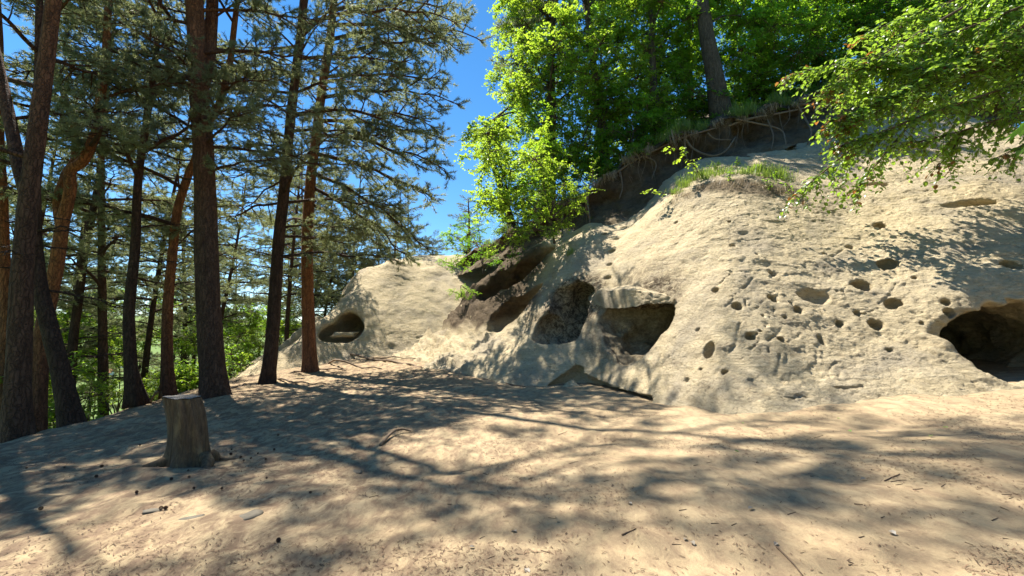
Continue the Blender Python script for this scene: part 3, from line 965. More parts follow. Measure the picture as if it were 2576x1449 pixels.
# ------------------------------------------------------------------ slab over the middle cave, and the bent rod in it
def slab():
    def sy(u, v, off): return float(FIELD1.hit(u, v)[0][1]) + off
    Y = sy(1595, 735, -0.35)
    top_f = [(1488, 748, sy(1488, 748, -.2)), (1507, 731, sy(1507, 731, -.45)), (1540, 733, sy(1540, 733, -.70)), (1592, 728, sy(1592, 728, -.72)), (1630, 736, sy(1630, 736, -.6)), (1668, 742, sy(1668, 742, -.38)), (1702, 756, sy(1702, 756, -.08))]
    front = [(u, v2, y - 0.02) for (u, v, y), v2 in zip(top_f, [762, 766, 775, 772, 766, 764, 766])]
    T_ = np.array([P(*q) for q in top_f]); B_ = np.array([P(*q) for q in front])
    T_ = catmull(T_, 10); B_ = catmull(B_, 10)
    n_ = len(T_)
    back = np.array([0.35, 1.5, 0.35])
    rows = []
    for t in np.linspace(1, 0, 5)[:-1]: rows.append(T_ + back * t)
    for t in np.linspace(0, 1, 9): rows.append(T_ * (1 - t) + B_ * t + np.array([0, -0.03, 0]) * math.sin(t * math.pi))
    for t in np.linspace(0, 1, 5)[1:]: rows.append(B_ + np.array([0.1, 1.3, 0.28]) * t)
    V = np.array(rows); m = len(rows)
    x, y, z = V[..., 0], V[..., 1], V[..., 2]
    V[..., 1] += 0.09 * np.round(2.5 * noise3(x * 3.2, y * 3.2, z * 3.2, 301)) / 2.5 + 0.03 * fbm(x * 9, y * 9, z * 9, 2, 303); V[..., 2] += 0.05 * noise3(x * 2.6, y * 2.6, z * 2.6, 302) + 0.022 * fbm(x * 9, y * 9, z * 9, 2, 304)
    i = np.arange(m - 1)[:, None]; j = np.arange(n_ - 1)[None]
    F = np.stack([i * n_ + j, (i + 1) * n_ + j, (i + 1) * n_ + j + 1, i * n_ + j + 1], -1).reshape(-1, 4)
    caps_ = []
    for jj in (0, n_ - 1):
        idx = [k * n_ + jj for k in range(m)]
        for k in range(1, m - 1): caps_.append([idx[0], idx[k], idx[k + 1]])
    me = mesh_np("rock_slab", V.reshape(-1, 3), [F, np.array(caps_)], M_ROCK, None, False)
    float_attr(me, "shade_blotch", np.zeros(m * n_)); float_attr(me, "earth", np.zeros(m * n_))
    o = link("rock_slab", me, OUT); tag(o, "flat grey slab jutting over the middle cave")
    b = Bag()
    pts = catmull([P(1618, 751, Y - .12), P(1630, 747, Y - .3), P(1660, 756, Y - .5), P(1688, 757, Y - .5), P(1698, 757, Y - .3)], 5)
    b.tube(pts, np.full(len(pts), 0.017), 8)
    r = link("metal_rod", b.mesh("metal_rod", mat_plain("rusty_steel", (0.22, 0.19, 0.17), 0.55, 0.3, 30, .2, .002, .5, 0.7)))
    tag(r, "thin bent metal rod sticking out of the stone slab over the middle cave", "rod")
slab()

# blocks lying in the cave of the far dome
def boulder(name, c, r, mat, seed, parent=None, sub=3, flat=0.25):
    import bmesh
    bm = bmesh.new(); bmesh.ops.create_icosphere(bm, subdivisions=sub, radius=1)
    V = np.array([v.co[:] for v in bm.verts]); F = np.array([[v.index for v in f.verts] for f in bm.faces]); bm.free()
    V = np.clip(V, -0.72, 0.72) / 0.72
    V = V * (1 + flat * fbm(V[:, 0] * 1.3 + seed, V[:, 1] * 1.3, V[:, 2] * 1.3, 3, seed)[:, None])
    me = mesh_np(name, V * np.array(r), F, mat)
    return link(name, me, parent, c)
pb, _ = FIELD2.hit(862, 838, 12, 36)
bl = boulder("stone_block", tuple(pb + np.array([0.0, 0.4, -0.08])), (0.55, 0.4, 0.13), M_ROCK, 3)
tag(bl, "low flat sandstone block lying in the mouth of the far cave", "stone")

# ------------------------------------------------------------------ stump
def mat_stump():
    m, nt, N, L, bs = nodes("stump_wood")
    co = N.new("ShaderNodeNewGeometry").outputs["Position"]
    g = noise_node(N, L, 7, mapping(N, L, co, (3.2, 3.2, 0.35)), 8, 0.7, 0.3)
    p = noise_node(N, L, 3.2, mapping(N, L, co, (1, 1, 0.7)), 6, 0.6)
    a = ramp(N, [(0.3, (0.035, 0.023, 0.013)), (0.55, (0.115, 0.078, 0.04)), (0.75, (0.20, 0.14, 0.07))]); L.new(g.outputs[0], a.inputs[0])
    q = ramp(N, [(0.52, (0, 0, 0)), (0.60, (1, 1, 1))]); L.new(p.outputs[0], q.inputs[0])
    c = mixc(N, L, math_node(N, L, 'MULTIPLY', q.outputs[0], .65), a.outputs[0], (0.25, 0.18, 0.085))
    L.new(c, bs.inputs["Base Color"]); bs.inputs["Roughness"].default_value = .9
    L.new(bump(N, L, g.outputs[0], .8, .03), bs.inputs["Normal"])
    return m
M_STUMP = mat_stump()
def mat_cut():
    m, nt, N, L, bs = nodes("weathered_cut_wood")
    co = N.new("ShaderNodeTexCoord").outputs["Object"]
    w = N.new("ShaderNodeTexWave"); w.wave_type = 'RINGS'; w.rings_direction = 'Z'
    w.inputs["Scale"].default_value = 13; w.inputs["Distortion"].default_value = 2.5; w.inputs["Detail"].default_value = 3
    L.new(co, w.inputs["Vector"])
    ns = noise_node(N, L, 22, co, 6, .7)
    a = ramp(N, [(0.2, (0.17, 0.145, 0.115)), (0.8, (0.30, 0.265, 0.215))]); L.new(w.outputs["Fac"], a.inputs[0])
    b_ = ramp(N, [(0.35, (0.45, 0.43, 0.4)), (0.6, (1, 1, 1))]); L.new(ns.outputs[0], b_.inputs[0])
    L.new(mixc(N, L, 1.0, a.outputs[0], b_.outputs[0], 'MULTIPLY'), bs.inputs["Base Color"])
    bs.inputs["Roughness"].default_value = .85
    L.new(bump(N, L, ns.outputs[0], .6, .01), bs.inputs["Normal"])
    return m
M_CUT = mat_cut()
def stump():
    g = ground_hit(470, 1172)
    base = np.array([g[0], g[1], G(g[0], g[1])])
    top = P(456, 1000, g[1])
    e = empty("tree_stump", tuple(base), "weathered sawn tree stump standing on the sandy slope beside the big pine", "tree stump")
    m, s_ = 34, 64
    hgt = top[2] - base[2]
    rt = 52 / 1160 * g[1] * 0.72
    ang = np.linspace(0, 2 * np.pi, s_, endpoint=False)
    V = []
    for i in range(m):
        t = i / (m - 1)
        z = -0.12 + t * (hgt + 0.12)
        c = np.array([(top[0] - base[0]) * t ** 1.3 + 0.035 * math.sin(t * 3.5), 0.0])
        tt = max(0, 1 - t * 1.0)
        r = rt * (0.93 + 0.05 * t + 0.10 * tt + 0.42 * np.exp(-max(z, -0.1) / 0.13))
        lob = 1 + (0.05 + 0.22 * np.exp(-max(z, 0) / 0.16)) * (np.cos(ang * 5 + 0.8) * 0.6 + np.cos(ang * 3 + 2.2) * 0.5)
        gro = 0.05 * noise3(np.cos(ang) * 1.6, np.sin(ang) * 1.6, z * 1.4, 14) + 0.022 * noise3(np.cos(ang) * 6, np.sin(ang) * 6, z * 0.8, 11) + 0.010 * noise3(np.cos(ang) * 16, np.sin(ang) * 16, z * 1.2, 12)
        crack = -0.035 * (np.exp(-((ang - 4.15) / 0.035) ** 2) + np.exp(-((ang - 4.95 - 0.12 * t) / 0.03) ** 2) + .6 * np.exp(-((ang - 5.5) / 0.03) ** 2)) * (0.3 + t)
        rr = r * lob + gro + crack
        zz = z + (0.035 * np.cos(ang) * -0.4 if i == m - 1 else 0) * np.ones(s_)
        V.append(np.stack([c[0] + rr * np.cos(ang), c[1] + rr * np.sin(ang), zz], 1))
    V = np.array(V)
    i = np.arange(m - 1)[:, None]; j = np.arange(s_)[None]; j2 = (j + 1) % s_
    F = np.stack([i * s_ + j, i * s_ + j2, (i + 1) * s_ + j2, (i + 1) * s_ + j], -1).reshape(-1, 4)
    link("trunk", mesh_np("stump_trunk", V.reshape(-1, 3), F, M_STUMP), e)
    # sawn face, slightly dished
    rim = V[-1]; cc = rim.mean(0)
    rings = [rim * (1 - a) + cc * a for a in (0.0, 0.06, 0.3, 0.6, 0.85)]
    W = np.vstack([q + np.array([0, 0, 0.004 + 0.012 * k * 0]) for k, q in enumerate(rings)] + [cc[None] + np.array([0, 0, 0.003])])
    W[:, 2] += 0.008 * noise3(W[:, 0] * 12, W[:, 1] * 12, 0, 3) + 0.006
    F = []
    for k in range(4):
        F.append(np.stack([k * s_ + np.arange(s_), k * s_ + (np.arange(s_) + 1) % s_, (k + 1) * s_ + (np.arange(s_) + 1) % s_, (k + 1) * s_ + np.arange(s_)], 1))
    T = np.stack([4 * s_ + np.arange(s_), 4 * s_ + (np.arange(s_) + 1) % s_, np.full(s_, 5 * s_)], 1)
    o = link("cut_face", mesh_np("stump_cut_face", W, [np.vstack(F), T], M_CUT), e)
    tag(o, "flat grey sawn top face")
    for k, (a, l, r0) in enumerate([(3.75, 0.85, 0.10), (5.9, 0.5, 0.10), (0.6, 0.5, 0.09), (2.2, 0.6, 0.1)]):
        d = np.array([math.cos(a), math.sin(a), 0]); pts = []
        for t in np.linspace(0, 1, 7):
            q = d * (rt * 0.9 + l * t) + np.array([0.06 * math.sin(t * 5 + k), 0.05 * math.cos(t * 4), 0])
            gz = G(base[0] + q[0], base[1] + q[1]) - base[2]
            pts.append([q[0], q[1], gz + 0.10 * (1 - t) ** 2 - 0.03 * t])
        pts = catmull(pts, 3)
        b = Bag(); b.tube(pts, np.linspace(r0, 0.02, len(pts)), 9, bumps=0.15, seed=k)
        link("root", b.mesh("stump_root", M_STUMP), e)
stump()

# ------------------------------------------------------------------ foliage kit
def rand_unit(n, rng):
    v = rng.normal(size=(n, 3)); return v / np.linalg.norm(v, axis=1)[:, None]

def leaf_arrays(p, a, nrm, L, W, shape=4, fold=0.25):
    """leaves at p pointing along a with face normal nrm; shape 4 = one folded rhomb, 6 = a pointed oval"""
    n = len(p)
    b = np.cross(nrm, a); b /= np.linalg.norm(b, axis=1)[:, None] + 1e-9
    c = np.cross(a, b)
    L = np.broadcast_to(L, (n,))[:, None]; W = np.broadcast_to(W, (n,))[:, None]
    if shape == 4:
        V = np.stack([p, p + a * L * 0.45 + b * W * 0.5 + c * W * fold, p + a * L, p + a * L * 0.45 - b * W * 0.5 + c * W * fold], 1)
        k = np.arange(n)[:, None] * 4
        return V.reshape(-1, 3), np.vstack([k + [0, 1, 2], k + [0, 2, 3]])
    V = np.stack([p, p + a * L * 0.28 + b * W * 0.46 + c * W * fold, p + a * L * 0.68 + b * W * 0.42 + c * W * fold * .8,
                  p + a * L - c * L * 0.12, p + a * L * 0.68 - b * W * 0.42 + c * W * fold * .8, p + a * L * 0.28 - b * W * 0.46 + c * W * fold, p + a * L * 0.5], 1)
    k = np.arange(n)[:, None] * 7
    return V.reshape(-1, 3), np.vstack([k + [0, 1, 6], k + [1, 2, 6], k + [2, 3, 6], k + [3, 4, 6], k + [4, 5, 6], k + [5, 0, 6]])

def leaf_clump(name, seed, mats, n_twig=14, n_side=9, n_leaf=8, L=0.125, flat=0.62, shape=4):
    """leafy mass of about unit radius: twigs in one mesh, leaves in another"""
    rng = np.random.default_rng(seed)
    tw = Bag(); P_, A_, N_ = [], [], []
    for i in range(n_twig):
        d = rand_unit(1, rng)[0]; d[2] = d[2] * flat + 0.12; d /= np.linalg.norm(d)
        R = rng.uniform(0.75, 1.1)
        t = np.linspace(0, 1, 6)[:, None]
        droop = np.array([0, 0, -0.22 * R])
        pts = d * R * t + droop * t ** 2 + 0.05 * rng.normal(size=(6, 3)) * t
        pts[:, 2] *= 0.9
        tw.tube(pts, np.linspace(0.022, 0.006, 6), 4, cap=False)
        for k in range(n_side):
            s = rng.uniform(0.2, 1.0)
            q = d * R * s + droop * s * s
            e = d * 0.6 + rand_unit(1, rng)[0] * 0.9; e[2] *= 0.5; e /= np.linalg.norm(e)
            l = rng.uniform(0.22, 0.46)
            if k % 2 == 0:
                tw.tube(np.array([q, q + e * l * 0.5, q + e * l + [0, 0, -0.05]]), [0.008, 0.005, 0.003], 3, cap=False)
            u = np.linspace(0.15, 1, n_leaf)
            pos = q + e * l * u[:, None] + np.array([0, 0, -0.06]) * (u[:, None] ** 2) + rng.normal(size=(n_leaf, 3)) * 0.018
            side = np.cross(e, [0, 0, 1.0]); side /= np.linalg.norm(side) + 1e-9
            sg = np.where(np.arange(n_leaf) % 2 == 0, 1, -1)[:, None]
            a = e * 0.55 + side * sg * 0.8 + rng.normal(size=(n_leaf, 3)) * 0.28 + np.array([0, 0, -0.15])
            a /= np.linalg.norm(a, axis=1)[:, None]
            nn = np.array([0, 0, 1.0]) + rng.normal(size=(n_leaf, 3)) * 0.45
            P_.append(pos); A_.append(a); N_.append(nn)
    P_, A_, N_ = np.vstack(P_), np.vstack(A_), np.vstack(N_)
    s_ = L * rng.uniform(0.45, 1.3, len(P_))
    V, T = leaf_arrays(P_, A_, N_, s_, s_ * 0.72, shape)
    return tw.mesh(name + "_twigs", M_TWIG), {k: mesh_np(name + "_leaves", V, T, m, None, False) for k, m in mats.items()}

LEAFM = {'g': M_LEAF, 'y': M_LEAF_Y, 'd': M_LEAF_D}
CLUMPS = [leaf_clump("clump", 100 + k, LEAFM) for k in range(5)]
SMALL = [leaf_clump("small_clump", 200 + k, LEAFM, 9, 7, 7, 0.13, 0.8) for k in range(3)]

def pine_bough(name, seed, length=2.8, n_sub=14, dead=False, n_needle=15, sub_scale=1.0):
    """a bough along +X: wood mesh, needle mesh"""
    rng = np.random.default_rng(seed)
    w = Bag(); tp, td = [], []
    t = np.linspace(0, 1, 9)
    up = rng.uniform(-0.05, 0.22)
    sway = rng.uniform(-0.25, 0.25)
    main = np.stack([t * length, sway * np.sin(t * 3.0) * 0.8 + 0.05 * rng.normal(size=9) * t, up * t * length - 0.20 * length * t ** 2 + 0.04 * rng.normal(size=9) * t], 1)
    main = catmull(main, 3)
    w.tube(main, np.linspace(0.045, 0.010, len(main)), 6, cap=False)
    def at(s):
        k = s * (len(main) - 1); i = min(int(k), len(main) - 2); return main[i] + (main[i + 1] - main[i]) * (k - i)
    for k in range(n_sub):
        s = 0.18 + 0.80 * (k + rng.uniform(0, 0.8)) / n_sub
        q = at(s); sg = 1 if k % 2 else -1
        l = length * sub_scale * rng.uniform(0.22, 0.42) * (1.15 - 0.75 * s)
        ang = sg * rng.uniform(0.6, 1.15)
        d = np.array([math.cos(ang), math.sin(ang), rng.uniform(-0.35, 0.30)]); d /= np.linalg.norm(d)
        u = np.linspace(0, 1, 5)[:, None]
        sub = q + d * l * u + np.array([0, 0, -0.10 * l]) * u ** 2 + rng.normal(size=(5, 3)) * 0.02 * u
        w.tube(sub, np.linspace(0.016, 0.005, 5), 4, cap=False)
        if dead and rng.random() < 0.9: continue
        n3 = int(3 + l * 11)
        for j in range(n3):
            v = rng.uniform(0.25, 1.0)
            qq = sub[0] + (sub[-1] - sub[0]) * v
            e = d + rand_unit(1, rng)[0] * 0.95; e[2] *= 0.7; e /= np.linalg.norm(e)
            l3 = rng.uniform(0.12, 0.34)
            w.tube(np.array([qq, qq + e * l3]), [0.006, 0.003], 3, cap=False)
            for f in (0.55, 0.8, 1.0):
                tp.append(qq + e * l3 * f); td.append(e)
        tp.append(sub[-1]); td.append(d)
    wood = w.mesh(name + "_wood", M_PINEBARK_DARK)
    if dead: return wood, None
    tp, td = np.array(tp), np.array(td)
    n = len(tp)
    pos = np.repeat(tp, n_needle, 0); dr = np.repeat(td, n_needle, 0)
    r = rand_unit(len(pos), rng)
    a = dr * 0.75 + r * 0.9; a[:, 2] += 0.12; a /= np.linalg.norm(a, axis=1)[:, None]
    pos = pos - dr * rng.uniform(0, 0.07, len(pos))[:, None]
    L = rng.uniform(0.06, 0.105, len(pos))
    b = np.cross(a, rand_unit(len(pos), rng)); b /= np.linalg.norm(b, axis=1)[:, None] + 1e-9
    W = 0.0052
    V = np.stack([pos + b * W, pos - b * W, pos + a * L[:, None]], 1).reshape(-1, 3)
    T = np.arange(len(pos) * 3).reshape(-1, 3)
    return wood, mesh_np(name + "_needles", V, T, M_NEEDLE, None, False)

BOUGHS = [pine_bough("pine_bough", 300 + k, rng_len) for k, rng_len in enumerate([2.6, 2.9, 2.4, 3.1, 2.7])]
DEAD = [pine_bough("dead_bough", 350 + k, 2.0, 9, True) for k in range(3)]

def path_at(path, z):
    k = np.argmin(np.abs(path[:, 2] - z))
    return path[k]

def add_bough(parent, q, yaw, pitch, sc, rs, dead=False, roll=0.0):
    wood, nd = rs.choice(DEAD if dead else BOUGHS)
    b = link("branch", wood, parent, tuple(q), (roll, -pitch, yaw), sc)
    if nd is not None: link("needles", nd, b)
    return b

def pine(uv, Y, w_base, w_top, label, group=None, forks=(), top_z=22, z_first=6.0, n=22, blen=(0.9, 1.5), dead_z=(3, 8), n_dead=5, mat=None, seed=0, lean_y=0.0, avoid=None, base_z=None, yaws=None, crown_pitch=0.15, roots=0):
    """uv: trunk axis in photograph points from the foot up; the last direction is carried on above the frame"""
    rs = random.Random(seed * 31 + 5)
    pts = [P(u, v, Y + lean_y * k) for k, (u, v) in enumerate(uv)]
    if base_z is not None or True:
        f = pts[0]
        gz = float(G(f[0], f[1]))
        if gz < f[2] - 0.05:       # the foot is hidden lower down the slope
            d = (pts[0] - pts[1]); d = d / -d[2]
            pts.insert(0, pts[0] + d * (f[2] - gz + 0.15))
    d = pts[-1] - pts[-2]; d = d / max(d[2], 0.1); d = np.clip(d, -0.12, 0.12); d[2] = 1
    z = pts[-1][2]
    while z < top_z:
        st = 2.0
        d[:2] = d[:2] * 0.85 + np.array([rs.uniform(-.05, .05), rs.uniform(-.05, .05)])
        pts.append(pts[-1] + d * st); z = pts[-1][2]
    path = catmull(pts, 7)
    hz = path[:, 2]
    wb = w_base / 1160 * Y * 0.5; wt = w_top / 1160 * Y * 0.5
    zt = P(uv[-1][0], uv[-1][1], Y)[2]
    t = (hz - hz[0]) / max(zt - hz[0], 1)
    rad = wb + (wt - wb) * np.clip(t, 0, 1) ** 0.8
    k = t > 1
    rad[k] = wt * np.clip(1 - (t[k] - 1) * (zt - hz[0]) / max(top_z - zt, 1), 0.06, 1)
    flare = np.exp(-(hz - hz[0]) / 0.5) * 0.6
    root = empty("pine_tree", tuple(path[0]), label, "pine tree", group)
    o = Vector(path[0])
    b = Bag(); loc = path - path[0]
    b.tube(loc, rad, 18, bumps=0.05, seed=seed, flare=flare)
    m = mat or M_PINEBARK
    tm = b.mesh("pine_trunk", m); tt = link("trunk", tm, root)
    stems = [(path, rad)]
    for fk in forks:
        fp = [path_at(path, P(*fk[0], Y)[2])] + [P(u, v, Y + 0.25 * (q_ + 1)) for q_, (u, v) in enumerate(fk[1:])]
        d = fp[-1] - fp[-2]; d /= max(d[2], 0.1); d = np.clip(d, -.2, .2); d[2] = 1
        while fp[-1][2] < top_z - 1.5: fp.append(fp[-1] + d * 2.0); d[:2] *= 0.7
        fp = catmull(fp, 6)
        r0 = rad[np.argmin(np.abs(path[:, 2] - fp[0][2]))]
        fr = np.linspace(r0 * 0.85, 0.03, len(fp))
        b = Bag(); b.tube(fp - path[0], fr, 14, bumps=0.05, seed=seed + 7)
        link("stem", b.mesh("pine_stem", m), root)
        stems.append((fp, fr))
    for i in range(n):
        pth, rr = stems[i % len(stems)]
        f = (i + rs.random()) / n
        zz = z_first + (top_z - z_first - 0.3) * f ** 0.85
        if top_z > 25:              # tall ones: thin lower boughs, then a clumped crown
            f = f * 1.6
            zz = z_first + (13.5 - z_first) * f if f < 1 else (top_z - 9.5) + 9.3 * min(1, (f - 1) / .6)
        zz = max(zz, pth[0][2] + 0.5)
        q = path_at(pth, zz) - path[0]
        yaw = rs.choice(yaws) + rs.uniform(-.5, .5) if yaws and rs.random() < 0.7 else rs.uniform(-math.pi, math.pi)
        sc = rs.uniform(*blen) * (1.0 - 0.45 * max(0, (zz - z_first) / (top_z - z_first)) ** 2)
        if top_z > 25 and zz > top_z - 10: sc *= 1.75; f = .5
        add_bough(root, q, yaw, crown_pitch + rs.uniform(-0.25, 0.25) + 0.35 * min(f, 1), sc, rs, roll=rs.uniform(-.3, .3))
    for i in range(n_dead):
        pth, rr = stems[i % len(stems)]
        zz = rs.uniform(*dead_z)
        if zz < pth[0][2]: continue
        add_bough(root, path_at(pth, zz) - path[0], rs.uniform(-3.1, 3.1), rs.uniform(-.1, .3), rs.uniform(0.35, 0.8), rs, True)
    return root, path

def broadleaf(base, top, r0, clusters, label, cat="broadleaf tree", group=None, name="broadleaf_tree", tone='g', seed=0, mid=None, mat=None, small=False, rtop=0.25, sides=12, forkz=None):
    """trunk from base to top; clusters: (centre, radius, tone)"""
    rs = random.Random(seed * 17 + 3)
    base, top = np.array(base, float), np.array(top, float)
    pts = [base] + ([np.array(mid)] if mid is not None else []) + [top]
    if mid is None:
        mm = (base + top) / 2 + np.array([rs.uniform(-.25, .25), rs.uniform(-.25, .25), 0]); pts.insert(1, mm)
    path = catmull(pts, 7)
    tz = np.linspace(0, 1, len(path))
    root = empty(name, tuple(base), label, cat, group)
    b = Bag(); b.tube(path - base, r0 * (1 - (1 - rtop) * tz), sides, bumps=0.06, seed=seed, flare=np.exp(-tz * len(path) * 0.6) * 0.4)
    link("trunk", b.mesh("trunk", mat or M_BARK), root)
    for k, (c, r, tn) in enumerate(clusters):
        c = np.array(c, float)
        dz = rs.uniform(0.25, 0.8) * np.linalg.norm((c - base)[:2]) + 0.4
        z = np.clip(c[2] - dz, base[2] + 0.25 * (top[2] - base[2]), top[2])
        q = path_at(path, z)
        m_ = (q + c) / 2 + np.array([rs.uniform(-.2, .2), rs.uniform(-.2, .2), rs.uniform(0.0, 0.35)])
        lp = catmull([q, m_, c], 5)
        ll = np.linalg.norm(c - q)
        b = Bag(); b.tube(lp - base, np.linspace(min(r0 * 0.45, 0.03 + 0.016 * ll), 0.018, len(lp)), 6, bumps=0.05, seed=k)
        br = link("branch", b.mesh("limb", mat or M_BARK), root)
        tw, lv = rs.choice(SMALL if small else CLUMPS)
        rot = (rs.uniform(-.25, .25), rs.uniform(-.25, .25), rs.uniform(0, 6.28))
        a = link("leaves", lv[tn or tone], br, tuple(c - base), rot, r)
        t_ = link("twigs", tw, br, tuple(c - base), rot, r)
    return root

# ------------------------------------------------------------------ front pines, one by one
DARKB = M_PINEBARK_DARK
PINES = {}
def front(key, *a, **k):
    PINES[key] = pine(*a, **k)
front('p8', [(540, 992), (526, 800), (520, 640), (516, 480), (509, 330), (500, 220), (495, 100), (488, -30)], 13.6, 60, 42,
      "thickest pine in the middle of the left half, forked near the top of its trunk", top_z=28, z_first=5.2, n=26, blen=(0.9, 1.6),
      forks=[((506, 235), (520, 170), (530, 90), (536, -40))], dead_z=(4, 7), n_dead=6, seed=1, yaws=[0.3, -0.3, 1.2, 2.8, -2.6])
front('p9', [(676, 952), (686, 830), (700, 620), (716, 470), (728, 330), (742, 200), (757, 80), (768, -40)], 16.5, 33, 20,
      "slim dark pine between the thick forked pine and the one before the far dome", top_z=33, z_first=4.6, n=30, blen=(0.9, 1.4), mat=DARKB,
      dead_z=(3, 6), n_dead=6, seed=2, yaws=[0.0, -0.5, 2.6, 3.1])
front('p10', [(779, 892), (774, 740), (773, 600), (782, 450), (796, 340), (812, 210), (830, 100), (842, -30)], 18.8, 33, 19,
      "reddish pine right in front of the far dome, its boughs sweeping right", top_z=22, z_first=5.0, n=20, blen=(0.8, 1.3),
      dead_z=(3, 6), n_dead=5, mat=M_PINEBARK_OR, seed=3, yaws=[0.0, -0.35, 0.3, -0.1])
front('p1', [(40, 1100), (48, 900), (56, 700), (70, 520), (85, 400), (105, 240), (122, 110), (140, -40)], 9.6, 52, 32,
      "grey-barked forked pine nearest the left edge, leaning right", top_z=19, z_first=4.8, n=17, blen=(0.8, 1.35),
      forks=[((62, 500), (45, 400), (20, 280), (-5, 160), (-40, -20))], dead_z=(3, 5), n_dead=5, seed=4)
front('p3', [(180, 1062), (152, 928), (124, 820), (102, 730), (90, 640), (86, 540), (88, 430), (96, 300)], 10.8, 44, 22,
      "dark curved pine crossing behind the leftmost forked trunk", top_z=18, z_first=5.5, n=13, mat=DARKB, seed=5, dead_z=(2.5, 5))
front('p2', [(90, 1072), (100, 900), (118, 780), (140, 680), (152, 600), (158, 560), (176, 480), (178, 430), (212, 400), (245, 320), (252, 250), (265, 160), (272, 20)], 12.2, 42, 16,
      "orange-stemmed pine that splits in two above a low crook", top_z=19, z_first=5.0, n=24, forks=[((154, 575), (146, 510), (165, 440), (188, 395), (182, 300), (140, 180), (120, 60))],
      dead_z=(3, 5), n_dead=4, mat=M_PINEBARK_OR, seed=6, blen=(0.8, 1.3))
front('p4', [(14, 900), (16, 760), (8, 640), (4, 520), (-6, 300)], 12.5, 30, 24,
      "reddish pine half cut off by the left edge of the picture", top_z=18, z_first=5.5, n=13, mat=M_PINEBARK_OR, seed=7)
front('p5', [(176, 960), (186, 840), (198, 750), (213, 640), (232, 540), (250, 440), (262, 300)], 16.5, 25, 12,
      "dark slanting pine behind the orange-stemmed one", top_z=19, z_first=4.0, n=18, seed=8, mat=DARKB, dead_z=(1, 4))
front('p6', [(337, 1024), (328, 900), (324, 800), (328, 740), (340, 620), (348, 450), (368, 310), (384, 200), (400, 50)], 13.6, 30, 12,
      "tall thin curved pine halfway between the left trunks and the thick pine", top_z=19, z_first=5.0, n=22, seed=9, mat=DARKB, dead_z=(2, 5), n_dead=7)
front('p6b', [(362, 1022), (345, 960), (330, 900), (322, 860)], 14.4, 20, 12,
      "short leaning dead pine crossing the foot of the thin curved pine", top_z=3.0, z_first=2.5, n=0, seed=10, mat=DARKB, n_dead=2, dead_z=(1, 2))
front('p7', [(424, 1000), (420, 880), (423, 760), (436, 620), (446, 530), (474, 440), (492, 400), (520, 320), (552, 260), (578, 160), (590, 60)], 14.6, 27, 14,
      "orange pine passing behind the thick forked pine", top_z=20, z_first=5.0, n=20, mat=M_PINEBARK_OR, seed=11, dead_z=(2, 5), n_dead=5)

# explicit sweeping boughs and broken stubs the photograph shows
def extra(key, v, yaw, pitch, sc, dead=False):
    root, path = PINES[key]
    Y = path[0][1]
    rs = random.Random(int(v * 7 + yaw * 100))
    zz = P(600, v, Y)[2]
    add_bough(root, path_at(path, zz) - path[0], yaw, pitch, sc, rs, dead)
for v, yaw, pitch, sc in [(250, -0.1, 0.05, 2.0), (300, 0.1, -0.05, 2.1), (345, -0.25, -0.15, 2.0), (390, 0.0, -0.3, 2.1), (430, -0.1, -0.45, 2.0), (470, 0.15, -0.5, 1.8),
                          (200, 0.1, 0.1, 2.1), (150, -0.2, 0.1, 2.1), (100, 0.0, 0.15, 2.2), (60, 0.2, 0.1, 2.1), (20, -0.1, 0.1, 2.0), (520, 0.1, -0.5, 1.5)]:
    extra('p10', v, yaw, pitch, sc)
for v, yaw, pitch, sc in [(330, 0.0, 0.0, 1.5), (290, -0.3, 0.0, 1.9), (240, 3.0, 0.1, 1.4), (150, 0.2, 0.15, 1.8), (110, 2.9, 0.1, 1.5), (60, -0.1, 0.1, 2.0), (400, 3.1, -0.1, 1.0), (440, 2.7, -0.2, 1.0)]:
    extra('p9', v, yaw, pitch, sc)
extra('p8', 355, 3.0, 0.05, 0.75, True); extra('p8', 465, 2.9, 0.15, 0.8, True); extra('p8', 515, 0.1, 0.1, 0.5, True)
for v, yaw, pitch, sc in [(300, -0.1, 0.15, 1.2), (360, 0.1, 0.0, 1.3), (205, 3.0, 0.3, 1.0), (140, 0.0, 0.1, 1.4), (60, 3.1, 0.1, 1.4), (20, 0.2, 0.1, 1.5)]:
    extra('p8', v, yaw, pitch, sc)

# ------------------------------------------------------------------ pines down the slope
def pine_world(x, y, hgt, r0, lean, seed, label, group, n=26, first=0.35, blen=(0.8, 1.4)):
    rs = random.Random(seed)
    z0 = float(G(x, y)) - 0.1
    ts = np.linspace(0, 1, 7)
    pts = np.array([[x + lean[0] * t + 0.25 * math.sin(t * 4 + seed), y + lean[1] * t, z0 + hgt * t] for t in ts])
    path = catmull(pts, 5)
    root = empty("pine_tree", tuple(path[0]), label, "pine tree", group)
    b = Bag(); tz = np.linspace(0, 1, len(path))
    b.tube(path - path[0], r0 * (1 - 0.9 * tz), 10, bumps=0.05, seed=seed)
    link("trunk", b.mesh("pine_trunk", rs.choice([M_PINEBARK, M_PINEBARK_DARK])), root)
    for i in range(n):
        f = (i + rs.random()) / n
        zz = z0 + hgt * (first + (1 - first) * f)
        add_bough(root, path_at(path, zz) - path[0], i * 2.4 + rs.uniform(-.4, .4), 0.1 + 0.5 * f + rs.uniform(-.25, .2), rs.uniform(*blen) * (1.1 - 0.65 * f), rs, roll=rs.uniform(-.3, .3))
    for i in range(6):
        zz = z0 + hgt * rs.uniform(0.12, first)
        add_bough(root, path_at(path, zz) - path[0], rs.uniform(-3, 3), rs.uniform(-.1, .3), rs.uniform(.4, .8), rs, True)
    return root

def copy_tree(o, parent=None):
    c = o.copy(); COL.objects.link(c)
    if parent is not None: c.parent = parent
    for ch in [k for k in KIDS.get(o.name, [])]:
        copy_tree(ch, c)
    return c

